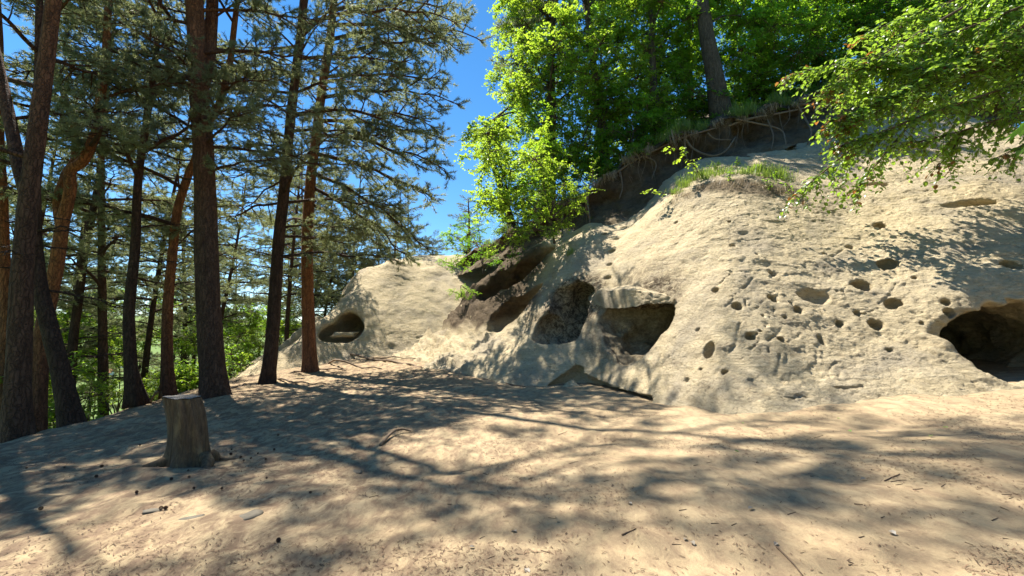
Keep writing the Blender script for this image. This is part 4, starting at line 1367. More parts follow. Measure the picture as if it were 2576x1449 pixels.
MARKS = [(60, "the leftmost forked trunk"), (130, "the dark curved pine"), (330, "the thin curved pine"), (424, "the orange pine"), (540, "the thick forked pine"), (690, "the slim dark pine"), (777, "the reddish pine"), (900, "the far dome")]
def between(x, y, z=1.0):
    u = 1288 + 1160 * x / (y * CP + (z - EYE) * SP)
    if u < 60: return "beyond " + MARKS[0][1]
    for (a, na), (b, nb_) in zip(MARKS[:-1], MARKS[1:]):
        if a <= u < b: return "between %s and %s" % (na.replace("the ", "", 1), nb_)
    return "behind the far dome"
def far(y, near="close", mid="farther", deep="farthest"):
    return near if y < 23 else (mid if y < 34 else deep)
SL = "slender pine growing lower down the slope behind the front row of trunks"
protos = [pine_world(-16.5, 21, 17, 0.15, (1.2, 0), 41, SL, "pines down the slope", 34, 0.28), pine_world(-12.6, 26.5, 16, 0.14, (-0.5, .5), 42, SL, "pines down the slope", 36, 0.25),
          pine_world(-19, 17, 16, 0.15, (1.6, 0), 43, SL, "pines down the slope", 32, 0.3)]
def kids_map():
    m = {}
    for o in bpy.data.objects:
        if o.parent is not None: m.setdefault(o.parent.name, []).append(o)
    return m
KIDS = kids_map()
slots = [(-20.5, 21.5, 2.2), (-24, 25, .3), (-17.5, 26.5, 1.1), (-21, 30, 4.0), (-28, 31, 5.1), (-15.0, 33, .7), (-24.5, 36, 2.8), (-18.5, 38, 3.9), (-31, 23, 1.9), (-13.5, 38, 5.5),
         (-27, 19, 3.1), (-35, 28, .1), (-30, 41, 1.3), (-22, 46, 2.4), (-38, 38, 4.4), (-12, 44, 3.3), (-9.0, 40, .9), (-15.3, 17.8, 4.9), (-33, 48, 0.5), (-26, 55, 1.5), (-16, 55, 2.5),
         (-42, 30, 3.7), (-23, 16.5, .9), (-18, 14.2, 2.9), (-29, 36, 0.8), (-21.5, 34, 2.0), (-12.8, 30.5, 3.0), (-33, 33, 1.0), (-19, 42, .3), (-26, 45, 4.7)]
rs = random.Random(77)
for k, (x, y, yaw) in enumerate(slots):
    c = copy_tree(protos[k % 3])
    c.location = (x, y, float(G(x, y)) - 0.15)
    c.rotation_euler = (0, 0, yaw)
    s_ = rs.uniform(0.95, 1.25); c.scale = (s_, s_, s_)
    c["label"] = "slope pine %s, %s" % (far(y, 'just downhill', 'farther down', 'deepest in'), between(x, y))
for c, (x, y) in zip(protos, [(-16.5, 21), (-12.6, 26.5), (-19, 17)]): c["label"] = "slope pine %s, %s" % (far(y, 'just downhill', 'farther down', 'deepest in'), between(x, y))
# unseen pines added at the viewer's back to block sky light and deepen shade
rb = random.Random(8)
for k, (x, y) in enumerate([(-9, -6), (-3, -9), (4, -8), (10, -6), (15, -3), (-14, -2), (0, -14), (8, -14), (-8, -14), (16, -11), (19, 2), (-6, -3.5)]):
    c = copy_tree(protos[k % 3])
    c["label"] = "unseen tall pine added behind the viewer to deepen the shade"; c["group"] = "unseen pines added behind the viewer"
    c.location = (x, y, float(G(x, y)) - 0.15); c.rotation_euler = (0, 0, rb.uniform(0, 6)); s_ = rb.uniform(1.0, 1.3); c.scale = (s_, s_, s_)
# the lone pines showing above the far dome
for (u, v, Y, lean, sd, lb, hh) in [(1020, 466, 33, (1.6, 0), 51, "pale young pine rising above the top of the far dome", 8.5), (1095, 605, 40, (0.2, 0), 52, "low bushy pine top showing right of the far dome's summit", 7),
                           (905, 575, 34, (0.4, 0), 53, "pine behind the left shoulder of the far dome", 12), (840, 600, 33, (0.3, 0), 54, "pine behind the cave side of the far dome", 13)]:
    tp = P(u, v, Y)
    x, y = tp[0], tp[1]; z0 = float(G(x, y)); hgt = tp[2] - z0 + 0.3
    pine_world(x - lean[0], y, hgt, 0.14, lean, sd, lb, None, 40, max(0.3, 1 - hh / hgt), (0.65, 1.15))

# ------------------------------------------------------------------ broadleaved wood on the hill
rs = random.Random(2024)
def bank_v(u):
    a = [(1140, 668), (1230, 615), (1330, 560), (1480, 478), (1600, 388), (1720, 332), (1850, 300), (2000, 252), (2120, 222), (2300, 220), (2600, 230)]
    return float(np.interp(u, [q[0] for q in a], [q[1] for q in a]))
def left_u(v):
    return float(np.interp(v, [-300, -100, 0, 60, 105, 150, 200, 240, 290, 350, 400, 440, 500, 560, 650], [1400, 1280, 1262, 1240, 1225, 1262, 1255, 1275, 1215, 1190, 1200, 1235, 1240, 1215, 1225]))
HT = {   # trunks: foot (u, v), top (u, v), depth, width px, label
    'h1': ((1818, 300), (1768, -20), 21.6, 50, "big dark broadleaf trunk standing on the rooty bank above the rock"),
    'h2': ((1655, 352), (1648, 60), 23.0, 26, "broadleaf tree with a thin trunk left of the big dark trunk on the bank"),
    'h3': ((2292, 168), (2288, -60), 22.8, 34, "broadleaf tree at the top right, half hidden by the hanging leafy boughs"),
    'h4': ((2052, 238), (2044, -60), 25.0, 18, "slim broadleaf tree at the top edge right of the big dark trunk"),
    'h5': ((1738, 325), (1728, 0), 26.0, 13, "very slim broadleaf tree just left of the big dark trunk"),
    'h6': ((1530, 450), (1470, -20), 24.0, 24, "leafy tree above the bare bank left of the thin-trunked tree"),
    'h7': ((1372, 545), (1390, 40), 25.5, 26, "oak with dark crooked limbs near the gap of sky"),
    'h8': ((1296, 590), (1208, 330), 25.0, 22, "bright yellow-green tree leaning left into the gap of sky"),
    'h9': ((1925, 275), (1905, -60), 24.5, 13, "slim dark tree right of the big dark trunk among deep green leaves"),
    'h10': ((2180, 205), (2175, -60), 27.0, 20, "deep green tree in the shade between the two top right trunks"),
    'h11': ((2480, 140), (2470, -100), 26.5, 30, "tree at the top right corner behind the hanging boughs"),
}
cl = {k: [] for k in HT}
names = list(HT)
for layer, (y0, y1, st, dens) in enumerate([(21.8, 24.2, 56, 0.9), (25.5, 29.5, 58, 1.0), (19.0, 21.6, 50, 0.85)]):
    v = -130
    while v < 660:
        u = 1180 + (layer * 30)
        while u < 2640:
            uu = u + rs.uniform(-24, 24); vv = v + rs.uniform(-24, 24)
            u += st
            lu = left_u(vv)
            if layer == 2 and (uu > 1430 - max(0, vv - 300) * .2 or vv < 330 or vv > bank_v(uu) - 60): continue
            if uu < lu + 8 or vv > bank_v(uu) - (34 if layer == 0 else 5): continue
            if rs.random() > dens * (1.0 if vv > -40 else 0.55) * (0.72 if uu < 1480 and layer < 2 else 1): continue
            if layer == 0 and abs(uu - 1795 - (vv - 180) * 0.16) < 60 and vv > 20 and rs.random() < .8: continue
            Y = rs.uniform(y0, y1) + (0 if uu > 1350 or layer == 2 else 1.5)
            c = P(uu, vv, Y)
            key = min(names, key=lambda k: abs((HT[k][0][0] + HT[k][1][0]) / 2 - uu) + 12 * abs(HT[k][2] - Y) + (0 if vv > HT[k][1][1] - 330 else 300) + (900 if k == 'h8' and vv < 230 else 0))
            f = (uu - lu)
            tn = 'y' if (f < 110 + rs.uniform(-50, 90) and (layer != 2 or f < 45)) else rs.choice(['g', 'g', 'y', 'y'] if uu < 1650 else (['g', 'g', 'g', 'd'] if uu < 2150 else ['d', 'd', 'g', 'g']))  # leaf colour carries light: yellow-green for the lit fringe, deep green for shade
            cl[key].append((c, rs.uniform(1.0, 1.45) * (.85 if layer == 2 else 1), tn))
        v += 52
for k, (a, b, Y, w, lb) in HT.items():
    A_ = P(a[0], a[1], Y); A_[2] = min(A_[2], hill_z(A_[0], Y) + 0.1) - 0.15
    B_ = P(b[0], b[1], Y)
    d = (B_ - A_) / max(B_[2] - A_[2], 1)
    if k != 'h8': B_ = B_ + np.clip(d, -.25, .25) * np.array([1, 1, 0]) * 3 + np.array([0, 0, 3.0])
    broadleaf(A_, B_, w / 1160 * Y * 0.5, cl[k], lb, seed=hash(lb) % 97 if False else len(lb), mat=M_BARK, rtop=0.45)

# pine among the broadleaves at the top centre, and a small spruce-like one by the gap
def hill_pine(u, v, Y, hgt, seed, label, n, blen):
    tp = P(u, v, Y); x, y = tp[0], tp[1]
    z0 = hill_z(x, y)
    root = empty("pine_tree", (x, y, z0), label, "pine tree")
    H = tp[2] - z0
    path = catmull([[0, 0, -0.2], [0.1, 0, H * .5], [0, 0, H]], 6)
    b = Bag(); b.tube(path, np.linspace(0.17, 0.03, len(path)), 10, bumps=.05)
    link("trunk", b.mesh("pine_trunk", M_PINEBARK), root)
    r_ = random.Random(seed)
    for i in range(n):
        f = (i + r_.random()) / n; zz = max(0.5, H - hgt * (1 - f))
        add_bough(root, np.array([0, 0, zz]), i * 2.4, 0.15 + 0.4 * f, r_.uniform(*blen) * (1.1 - .6 * f), r_, roll=r_.uniform(-.3, .3))
hill_pine(1385, -120, 27.0, 9, 61, "greyish pine crown among the bright leaves at the top centre", 44, (1.0, 1.6))
hill_pine(1178, 500, 34, 5, 62, "small pine top poking out of the leaves beside the gap of sky", 26, (0.5, 0.8))

# shrubs along the crest of the bank
SHL = "low deep green shrub growing along the top of the earth bank under the trees"
for k in range(17):
    u = 1190 + k * 82 + rs.uniform(-20, 20)
    v = bank_v(u) - rs.uniform(5, 26); Y = float(np.interp(u, [1140, 1330, 1600, 2600], [30.5, 23.8, 21.2, 24.6])) + rs.uniform(0, .8)
    c0 = P(u, bank_v(u) + 5, Y); cs = []
    for j in range(5):
        cs.append((P(u + rs.uniform(-50, 50), v - rs.uniform(-12, 50), Y + rs.uniform(-.1, .9)), rs.uniform(0.55, 0.85), rs.choice('dgd' if u > 1400 else 'gyg')))
    broadleaf(c0, cs[0][0], 0.04, cs, SHL, "shrub", "shrubs on the bank", "shrub", seed=k, small=True, sides=6)

for k in range(13):
    u = 1500 + k * 52 + rs.uniform(-15, 15); v = bank_v(u)
    Y = float(np.interp(u, [1140, 1330, 1600, 2600], [30.5, 23.6, 20.9, 24.4])) - .2
    cs = [(P(u + rs.uniform(-30, 30), v + rs.uniform(-18, 12), Y + rs.uniform(-.4, .2)), rs.uniform(.4, .62), rs.choice('gdg')) for j in range(3)]
    broadleaf(P(u, v - 2, Y + .3), cs[0][0], 0.025, cs, "small leafy shrub spilling over the edge of the earth bank", "shrub", "shrubs spilling over the bank", "shrub", seed=k + 70, small=True, sides=5)

# bright bush on the shoulder, and the sapling beside it
Yb = 18.2
bc = []
for (u, v, r) in [(1300, 560, .75), (1345, 530, .8), (1390, 510, .8), (1430, 500, .75), (1290, 600, .6), (1340, 580, .7), (1400, 550, .75), (1440, 530, .6), (1370, 480, .65), (1415, 465, .55), (1265, 585, .5), (1455, 480, .45), (1385, 590, .45), (1240, 630, .5), (1320, 500, .5)]:
    bc.append((P(u, v, Yb + rs.uniform(-.4, .5)), r, 'y'))
fb, _ = FIELD1.hit(1395, 608, 6, 27)
broadleaf(P(1395, 612, 18.4), P(1385, 540, 18.3), 0.05, bc, "bright yellow-green bush on the dark shoulder left of the bare footpath", "bush", None, "leafy_bush", seed=9, small=True)
dk = [(P(u, v, Y), r, 'd') for (u, v, Y, r) in [(1215, 640, 20.5, .6), (1250, 660, 20.0, .5), (1190, 610, 22, .7), (1300, 640, 19, .45), (1170, 560, 25, .7), (1205, 580, 24, .7)]]
broadleaf(P(1215, 690, 20.8), P(1215, 640, 20.6), 0.04, dk, "dark straggling shrub hanging over the shaded rock left of the bright bush", "shrub", None, "hanging_shrub", seed=12, small=True)
# low straggly plants on the rock by the dome
for (u, v, Y, r, lb) in [(1140, 660, 22.5, .4, "wispy shrub with sparse leaves at the foot of the sky gap"), (1160, 735, 19.3, .28, "small grassy fern clinging to the shaded rock")]:
    broadleaf(P(u, v + 25, Y + .1), P(u, v, Y), 0.015, [(P(u + dx, v + dy, Y), r, 'g') for dx, dy in ((-18, 0), (12, -8), (30, 6), (0, 12))], lb, "shrub", None, "shrub", seed=int(u), small=True, sides=5)

# ------------------------------------------------------------------ young broadleaves beyond the edge of the terrace
SPL = "young broadleaf tree with sunlit leaves in the hollow behind the pine trunks"
for k, (u, v, Y, n) in enumerate([(20, 960, 14, 6), (120, 900, 18, 5), (215, 860, 20, 9), (300, 880, 24, 4), (290, 1020, 16, 3), (400, 1000, 19, 3), (455, 850, 24, 7), (470, 960, 20, 4),
                                  (590, 870, 27, 8), (620, 820, 30, 8), (580, 930, 23, 6), (20, 830, 20, 6), (150, 990, 14, 5), (700, 820, 33, 7), (200, 790, 24, 6), (60, 1010, 13, 5), (480, 780, 31, 7), (340, 820, 30, 7), (540, 960, 21, 5), (130, 830, 27, 8), (420, 760, 34, 8), (0, 900, 17, 6), (560, 800, 35, 8), (260, 760, 33, 8), (650, 880, 28, 6), (60, 760, 28, 7)]):
    cs = []
    for j in range(n):
        cs.append((P(u + rs.uniform(-60, 60) * 18 / Y, v + rs.uniform(-55, 45) * 18 / Y, Y + rs.uniform(-1, 1)), rs.uniform(.6, .95), rs.choice('yyyg')))
    t_ = P(u, v, Y); z0 = float(G(t_[0], t_[1]))
    broadleaf((t_[0], t_[1], z0 - .1), t_, 0.05, cs, "sunlit young tree %s, %s" % (far(Y, 'just downhill', 'farther down', 'farthest off'), between(t_[0], Y)), "young tree", "young trees behind the pines", "young_tree", seed=k + 40, small=(k % 2 == 0), sides=7)

# ------------------------------------------------------------------ leafy boughs hanging in from the right
M_HANG = mat_leaf("hanging_leaf", (0.065, 0.135, 0.018), (0.115, 0.20, 0.028), 0.45, (0.40, 0.62, 0.05), 0.3, 0.35, 0.5)
M_BRONZE = mat_leaf("bronze_leaf", (0.12, 0.09, 0.02), (0.17, 0.10, 0.03), 0.4, (0.55, 0.22, 0.05), 0.3)
hx = P(2680, 200, 13.0)
HROOT = empty("overhanging_tree", (15.2, 11.8, 4.2), "broadleaf tree off the right edge whose leafy boughs hang across the upper right rock", "broadleaf tree")
b = Bag(); tp_ = catmull([[0, 0, -0.6], [0.1, 0.3, 3], [-0.3, 0.4, 6.5], [-0.2, 0.5, 11]], 6); b.tube(tp_, np.linspace(0.24, .08, len(tp_)), 12, bumps=.05)
link("trunk", b.mesh("trunk", M_BARK), HROOT)
def hang(pts, n_side, seed, side_len=(0.5, 1.1), lsize=0.105, dens=13, tip_bronze=True, parent=HROOT, r0=0.035, hangd=0.35, mats=None, start=0.12, dy=0.0):
    rng = np.random.default_rng(seed)
    main = catmull([P(q[0], q[1], q[2] + dy) for q in pts], 8)
    o = np.array(parent.location)
    w = Bag(); w.tube(main - o, np.linspace(r0, 0.006, len(main)), 6, bumps=.05)
    Pp, Aa, Nn, Ss = [], [], [], []
    for k in range(n_side):
        s = start + (1 - start) * (k + rng.uniform(0, .9)) / n_side
        i = min(int(s * (len(main) - 1)), len(main) - 2); q = main[i]
        d = main[i + 1] - main[i]; d /= np.linalg.norm(d)
        e = d * 0.55 + rng.normal(size=3) * np.array([.45, .75, .35]) + np.array([0, 0, -hangd]); e /= np.linalg.norm(e)
        l = rng.uniform(*side_len) * (1.15 - .6 * s)
        u = np.linspace(0, 1, 6)[:, None]
        tw = q + e * l * u + np.array([0, 0, -0.22 * l]) * u ** 2
        w.tube(tw - o, np.linspace(0.011, 0.003, 6), 4, cap=False)
        nl = max(4, int(l * dens))
        t = np.linspace(0.08, 1, nl)[:, None]
        pos = q + e * l * t + np.array([0, 0, -0.22 * l]) * t ** 2
        side = np.cross(e, [0, 0, 1.0]); side /= np.linalg.norm(side)
        sg = np.where(np.arange(nl) % 2 == 0, 1, -1)[:, None]
        a = e * .5 + side * sg * .8 + rng.normal(size=(nl, 3)) * .22 + np.array([0, 0, -.25]); a /= np.linalg.norm(a, axis=1)[:, None]
        Pp.append(pos); Aa.append(a); Nn.append(np.array([-.1, -.25, 1.0]) + rng.normal(size=(nl, 3)) * .35)
        Ss.append(lsize * rng.uniform(.6, 1.15, nl) * (1.1 - .35 * t[:, 0]))
    wood = link("branch", w.mesh("hanging_bough", M_TWIG), parent)
    Pp, Aa, Nn, Ss = np.vstack(Pp) - o, np.vstack(Aa), np.vstack(Nn), np.concatenate(Ss)
    V, T = leaf_arrays(Pp, Aa, Nn, Ss, Ss * .72, 6, .16)
    mi = np.zeros(len(T), int)
    if tip_bronze:
        far = np.linalg.norm(Pp + o - main[-1], axis=1) < 0.5
        pick = far & (rng.random(len(far)) < .2)
        mi = np.tile(pick.astype(int), 6) if False else np.concatenate([pick.astype(int)] * 6)
    lv = link("leaves", mesh_np("hanging_leaves", V, T, [mats or M_HANG, M_BRONZE], mi, False), wood)
    return wood
for k, (pts, n) in enumerate([
    ([(2760, -60, 12.4), (2560, 20, 12.6), (2380, 90, 12.6), (2200, 140, 12.4), (2080, 165, 12.3), (1980, 190, 12.2)], 48),
    ([(2740, 60, 12.0), (2560, 120, 12.2), (2400, 160, 12.3), (2250, 175, 12.4), (2150, 150, 12.6)], 46),
    ([(2740, -150, 13.0), (2560, -60, 13.2), (2400, 0, 13.4), (2260, 50, 13.4), (2150, 100, 13.4)], 46),
    ([(2740, 90, 12.4), (2580, 145, 12.4), (2420, 190, 12.3), (2270, 235, 12.1), (2150, 280, 11.9), (2090, 300, 11.9)], 52),
    ([(2740, 150, 12.2), (2580, 205, 12.3), (2440, 250, 12.0), (2300, 300, 11.8), (2180, 345, 11.7), (2110, 370, 11.8)], 46),
    ([(2740, 220, 11.8), (2600, 270, 12.0), (2480, 310, 12.2), (2360, 345, 12.5), (2260, 365, 12.8)], 24),
    ([(2300, 300, 12.6), (2240, 370, 12.6), (2190, 430, 12.3), (2150, 480, 12.3)], 11),
    ([(2180, 345, 13.0), (2110, 400, 13.0), (2050, 450, 12.9), (1985, 500, 13.0)], 12),
    ([(2420, 330, 12.6), (2400, 370, 12.6), (2360, 420, 12.2)], 8),
    ([(2760, 30, 12.9), (2600, 60, 13.2), (2470, 60, 13.4), (2350, 40, 13.6), (2240, 60, 13.7)], 40),
    ([(2760, 160, 13.2), (2620, 180, 13.4), (2500, 210, 13.5), (2380, 250, 13.6), (2280, 270, 13.6)], 40),
    ([(2600, 100, 12.9), (2420, 150, 13.1), (2280, 200, 13.2), (2180, 230, 13.2), (2110, 240, 13.2)], 40),
    ([(2600, 10, 13.0), (2420, 70, 13.1), (2280, 120, 13.2), (2190, 170, 13.3)], 34),
    ([(2420, 20, 12.6), (2300, 90, 12.5), (2200, 150, 12.5), (2120, 200, 12.4), (2060, 240, 12.3)], 30),
    ([(2400, 160, 12.3), (2290, 210, 12.1), (2190, 270, 11.9), (2110, 330, 11.9)], 34),
    ([(2760, -30, 11.6), (2640, 20, 11.6), (2540, 90, 11.8), (2450, 130, 11.8)], 30),
    ([(2760, 260, 11.4), (2660, 310, 11.5), (2580, 360, 11.7), (2500, 400, 11.9)], 12),
    # above the frame, still on the same tree
    ([(2760, -300, 12.4), (2560, -250, 12.6), (2350, -180, 12.8), (2220, -120, 12.8)], 36),
    ([(2800, -200, 11.4), (2640, -180, 11.4), (2480, -110, 11.6)], 30)]):
    hang(pts, int(n * 2.6), 500 + k, (.6, 1.3), .175, 12, dy=-0.45)
# one big maple-like leaf pair close to the camera on the right
MR = empty("near_twig", tuple(P(2640, 300, 4.0)), "large soft green leaves poking in at the right edge, nearer than everything else", "twig")
def lobed(name, c, L, yaw, tilt):
    a = []
    for k, (ang, r) in enumerate([(0, .02), (.5, .35), (.9, .62), (1.15, .42), (1.5, .75), (1.95, .45), (2.4, .85), (2.75, .55), (3.14, 1.0), (3.53, .55), (3.88, .85), (4.33, .45), (4.78, .75), (5.13, .42), (5.38, .62), (5.78, .35)]):
        a.append([-math.cos(ang) * r * L, math.sin(ang) * r * L * .8, -.08 * L * r * r])
    V = np.array(a + [[0.25 * L, 0, 0.03 * L]]); n = len(a)
    T = np.array([[i, (i + 1) % n, n] for i in range(n)])
    o = link(name, mesh_np(name, V, T, M_LEAF_D, None, False), MR, tuple(np.array(c) - np.array(MR.location)), (tilt, .5, yaw))
lobed("leaf", P(2590, 310, 4.0), 0.30, 3.0, 0.4); lobed("leaf", P(2600, 355, 4.1), 0.26, 3.3, 0.6)
b = Bag(); b.tube(np.array([P(2700, 280, 4.1), P(2640, 300, 4.0), P(2585, 330, 4.0)]) - np.array(MR.location), [.006, .004, .002], 5); link("stalk", b.mesh("stalk", M_TWIG), MR)

# ------------------------------------------------------------------ turf and seedlings on the rock shoulder
def grass_mesh(name, n, hgt, spread, seed, mat, width=0.008, lean=0.6):
    rng = np.random.default_rng(seed)
    p = rng.normal(size=(n, 3)) * spread * np.array([1, 1, 0])
    h = hgt * rng.uniform(.45, 1.1, n)[:, None]
    d = rand_unit(n, rng); d[:, 2] = 0; d *= lean * rng.uniform(.2, 1, n)[:, None]
    s = np.cross(d + [0.01, 0, 0], [0, 0, 1.0]); s /= np.linalg.norm(s, axis=1)[:, None] + 1e-9
    w = width * rng.uniform(.6, 1.2, n)[:, None]
    up = np.array([0, 0, 1.0])
    a0, a1 = p - s * w, p + s * w
    m = p + d * h * .35 + up * h * .6
    t = p + d * h * 1.0 + up * h * .95 - up * h * (np.linalg.norm(d, axis=1)[:, None] * .5)
    V = np.stack([a0, a1, m + s * w * .8, m - s * w * .8, t], 1).reshape(-1, 3)
    k = np.arange(n)[:, None] * 5
    return mesh_np(name, V, [k + [0, 1, 2, 3], k + [3, 2, 4]], mat, None, False)
M_GRASS = mat_leaf("grass_blades", (0.075, 0.13, 0.02), (0.15, 0.20, 0.04), 0.4, (0.42, 0.60, 0.07), 0.4)
M_STRAW = mat_leaf("dry_roots", (0.25, 0.19, 0.12), (0.38, 0.31, 0.20), 0.2, (0.4, 0.3, 0.18), 0.4)
GR = [grass_mesh("grass", 110, 0.50, 0.17, 700 + k, M_GRASS) for k in range(3)]
RT = [grass_mesh("dry", 70, 0.50, 0.15, 720 + k, M_STRAW, 0.006, 0.8) for k in range(2)]
GT = "tuft of long sunlit grass on the crumbling brow of the big outcrop"
rs = random.Random(99)
def on_rock(u, v, y1=27):
    p, n = FIELD1.hit(u, v, 6, y1); return p, n
for k in range(30):
    t = (k / 29) ** .9
    u = 1695 + 275 * t + rs.uniform(-8, 8); v = float(np.interp(u, [1690, 1740, 1800, 1900, 1960, 2010], [486, 448, 430, 424, 440, 468])) + rs.uniform(-2, 16)
    p, n = on_rock(u, v)
    o = link("grass_tuft", GR[k % 3], None, (p[0], p[1], p[2] - 0.05), (rs.uniform(-.3, .1), rs.uniform(-.2, .2), rs.uniform(0, 6)), rs.uniform(.35, 1.15))
    tag(o, GT, "grass tuft", "grass tufts on the brow of the rock")
HR = "beard of pale dead roots hanging below the turf on the outcrop's brow"
for k in range(20):
    u = 1695 + 300 * k / 19 + rs.uniform(-8, 8); v = float(np.interp(u, [1690, 1740, 1800, 1900, 1960, 2010], [500, 470, 455, 455, 470, 492])) + rs.uniform(0, 12)
    p, n = on_rock(u, v)
    o = link("hanging_roots", RT[k % 2], None, (p[0], p[1] - .04, p[2] + 0.03), (math.pi + rs.uniform(-.5, .1), rs.uniform(-.3, .3), rs.uniform(0, 6)), rs.uniform(.7, 1.1))
    tag(o, HR, "roots", "dead roots hanging from the turf")
for (u, v, s_, lb) in [(1500, 552, 1.3, "grass clump at the foot of the bare sapling stem"), (1488, 560, .9, "smaller grass clump just left of the one by the sapling stem"), (1438, 640, .8, "small leafy tuft in a crack above the tall hollow"),
                       (1165, 745, 1.0, "grass tuft on the shaded rock beside the far dome")]:
    p, n = on_rock(u, v)
    tag(link("grass_tuft", GR[0], None, (p[0], p[1], p[2] - .05), (0, 0, u), s_), lb, "grass tuft")

def seedling(label, pts, n_side, seed, mats=None, lsize=.16, side=(.2, .45), cat="seedling", dens=14, r0=.012, hangd=.0, name="seedling"):
    root = empty(name, tuple(P(*pts[0])), label, cat)
    hang(pts, n_side, seed, side, lsize, dens, False, root, r0, hangd, mats or M_LEAF_Y)
    return root
def rY(u, v): return float(on_rock(u, v)[0][1])
yb = rY(1750, 462) + .1
seedling("seedling with big pale leaves leaning left from the turf on the brow", [(1770, 450, yb), (1735, 405, yb - .1), (1705, 375, yb - .2), (1670, 372, yb - .3)], 9, 801)
seedling("seedling with a second low spray of leaves among the turf", [(1760, 445, yb), (1745, 415, yb - .1), (1715, 398, yb - .15), (1695, 405, yb - .2)], 7, 802)
yb2 = rY(1690, 500)
seedling("thin twig with one bunch of drooping leaves left of the turf", [(1695, 487, yb2 + .1), (1660, 486, yb2 - .05), (1640, 480, yb2 - .1), (1618, 482, yb2 - .15)], 7, 803, lsize=.15, side=(.15, .3))
for k, (u, v) in enumerate([(1800, 420), (1850, 410), (1900, 425), (1950, 445), (1985, 470), (1830, 445), (1930, 462)]):
    y_ = rY(u, v + 15)
    seedling("leafy herb growing in the turf of the brow among the grass", [(u, v + 22, y_), (u + 3, v + 5, y_), (u + rs.uniform(-10, 10), v - 12, y_ - .05)], 9, 810 + k, M_LEAF, .10, (.15, .3), "herb", 16, .008)["group"] = "herbs in the turf"
Ys = float(min(on_rock(1478, 545)[0][1], 19.0))
sap = empty("sapling", tuple(P(1480, 545, Ys)), "thin rowan sapling with feathery leaves right of the bright bush", "sapling")
hang([(1482, 548, Ys), (1474, 520, Ys), (1480, 480, Ys), (1490, 440, Ys - .1), (1500, 400, Ys - .1)], 20, 830, (.4, .8), .10, 26, False, sap, .03, -.15, M_LEAF_Y, .45)
hang([(1480, 480, Ys), (1455, 440, Ys), (1425, 415, Ys), (1405, 425, Ys)], 16, 831, (.35, .7), .10, 26, False, sap, .02, -.15, M_LEAF_Y, .3)
for k, (u, v) in enumerate([(1960, 500), (2035, 480), (1985, 520)]):
    pass

# ------------------------------------------------------------------ roots of the bank
M_ROOT = mat_plain("bare_root", (0.17, 0.125, 0.085), 0.9, 0.35, 14, 0.4, 0.01)
def bank_root(uvs, r0, r1, yoff=-0.15, label=None):
    pts = []
    for u, v in uvs:
        k = float(np.interp(u, [q[0][0] for q in _bank], range(len(_bank))))
        i = int(min(k, len(_bank) - 2)); f = k - i
        ty = (TOPR[i][1] * (1 - f) + TOPR[i + 1][1] * f); fy = (FOOT[i][1] * (1 - f) + FOOT[i + 1][1] * f)
        tv = _bank[i][0][1] * (1 - f) + _bank[i + 1][0][1] * f; fv = _bank[i][1][1] * (1 - f) + _bank[i + 1][1][1] * f
        w = np.clip((v - fv) / (tv - fv), -0.1, 1.05)
        pts.append(P(u, v, fy + (ty - fy) * w + 0.45 * math.sin(max(0, min(1, w)) ** 1.6 * math.pi) + yoff))
    pts = catmull(pts, 5)
    b = Bag(); b.tube(pts, np.linspace(r0, r1, len(pts)), 7, bumps=.18, seed=int(uvs[0][0]))
    link("root", b.mesh("bank_root", M_ROOT), BANK)
for a in [([(1480, 484), (1478, 510), (1483, 545), (1482, 590)], .05, .03), ([(1416, 525), (1415, 560), (1413, 610)], .06, .04), ([(1480, 485), (1450, 495), (1425, 515), (1410, 540)], .05, .02),
          ([(1720, 345), (1745, 375), (1790, 392), (1825, 380), (1850, 345)], .06, .03), ([(1720, 345), (1725, 380), (1730, 410)], .05, .02), ([(1850, 300), (1900, 310), (1960, 325), (1975, 350), (1978, 390)], .06, .03),
          ([(1820, 322), (1880, 300), (1960, 285), (2040, 268), (2110, 245)], .06, .03), ([(2000, 258), (2020, 290), (2040, 330), (2032, 365)], .06, .04), ([(2080, 240), (2090, 275), (2082, 310)], .045, .03),
          ([(2010, 262), (2060, 262), (2110, 250), (2160, 238)], .07, .04), ([(1560, 430), (1566, 470), (1558, 500)], .035, .02), ([(1620, 392), (1650, 410), (1640, 450)], .035, .02), ([(1780, 335), (1800, 350), (1840, 352)], .04, .02),
          ([(1550, 435), (1600, 402), (1660, 372), (1720, 345), (1800, 322)], .05, .04), ([(1930, 300), (1945, 340), (1940, 380)], .035, .02), ([(1330, 585), (1380, 548), (1440, 515), (1490, 486)], .04, .03)]:
    bank_root(*a)
for k in range(26):
    u = rs.uniform(1440, 2120); v = bank_v(u) + rs.uniform(6, 20)
    pts = [(u, v), (u + rs.uniform(-8, 8), v + rs.uniform(15, 30)), (u + rs.uniform(-14, 14), v + rs.uniform(35, 80))]
    bank_root(pts, rs.uniform(.012, .025), .006)

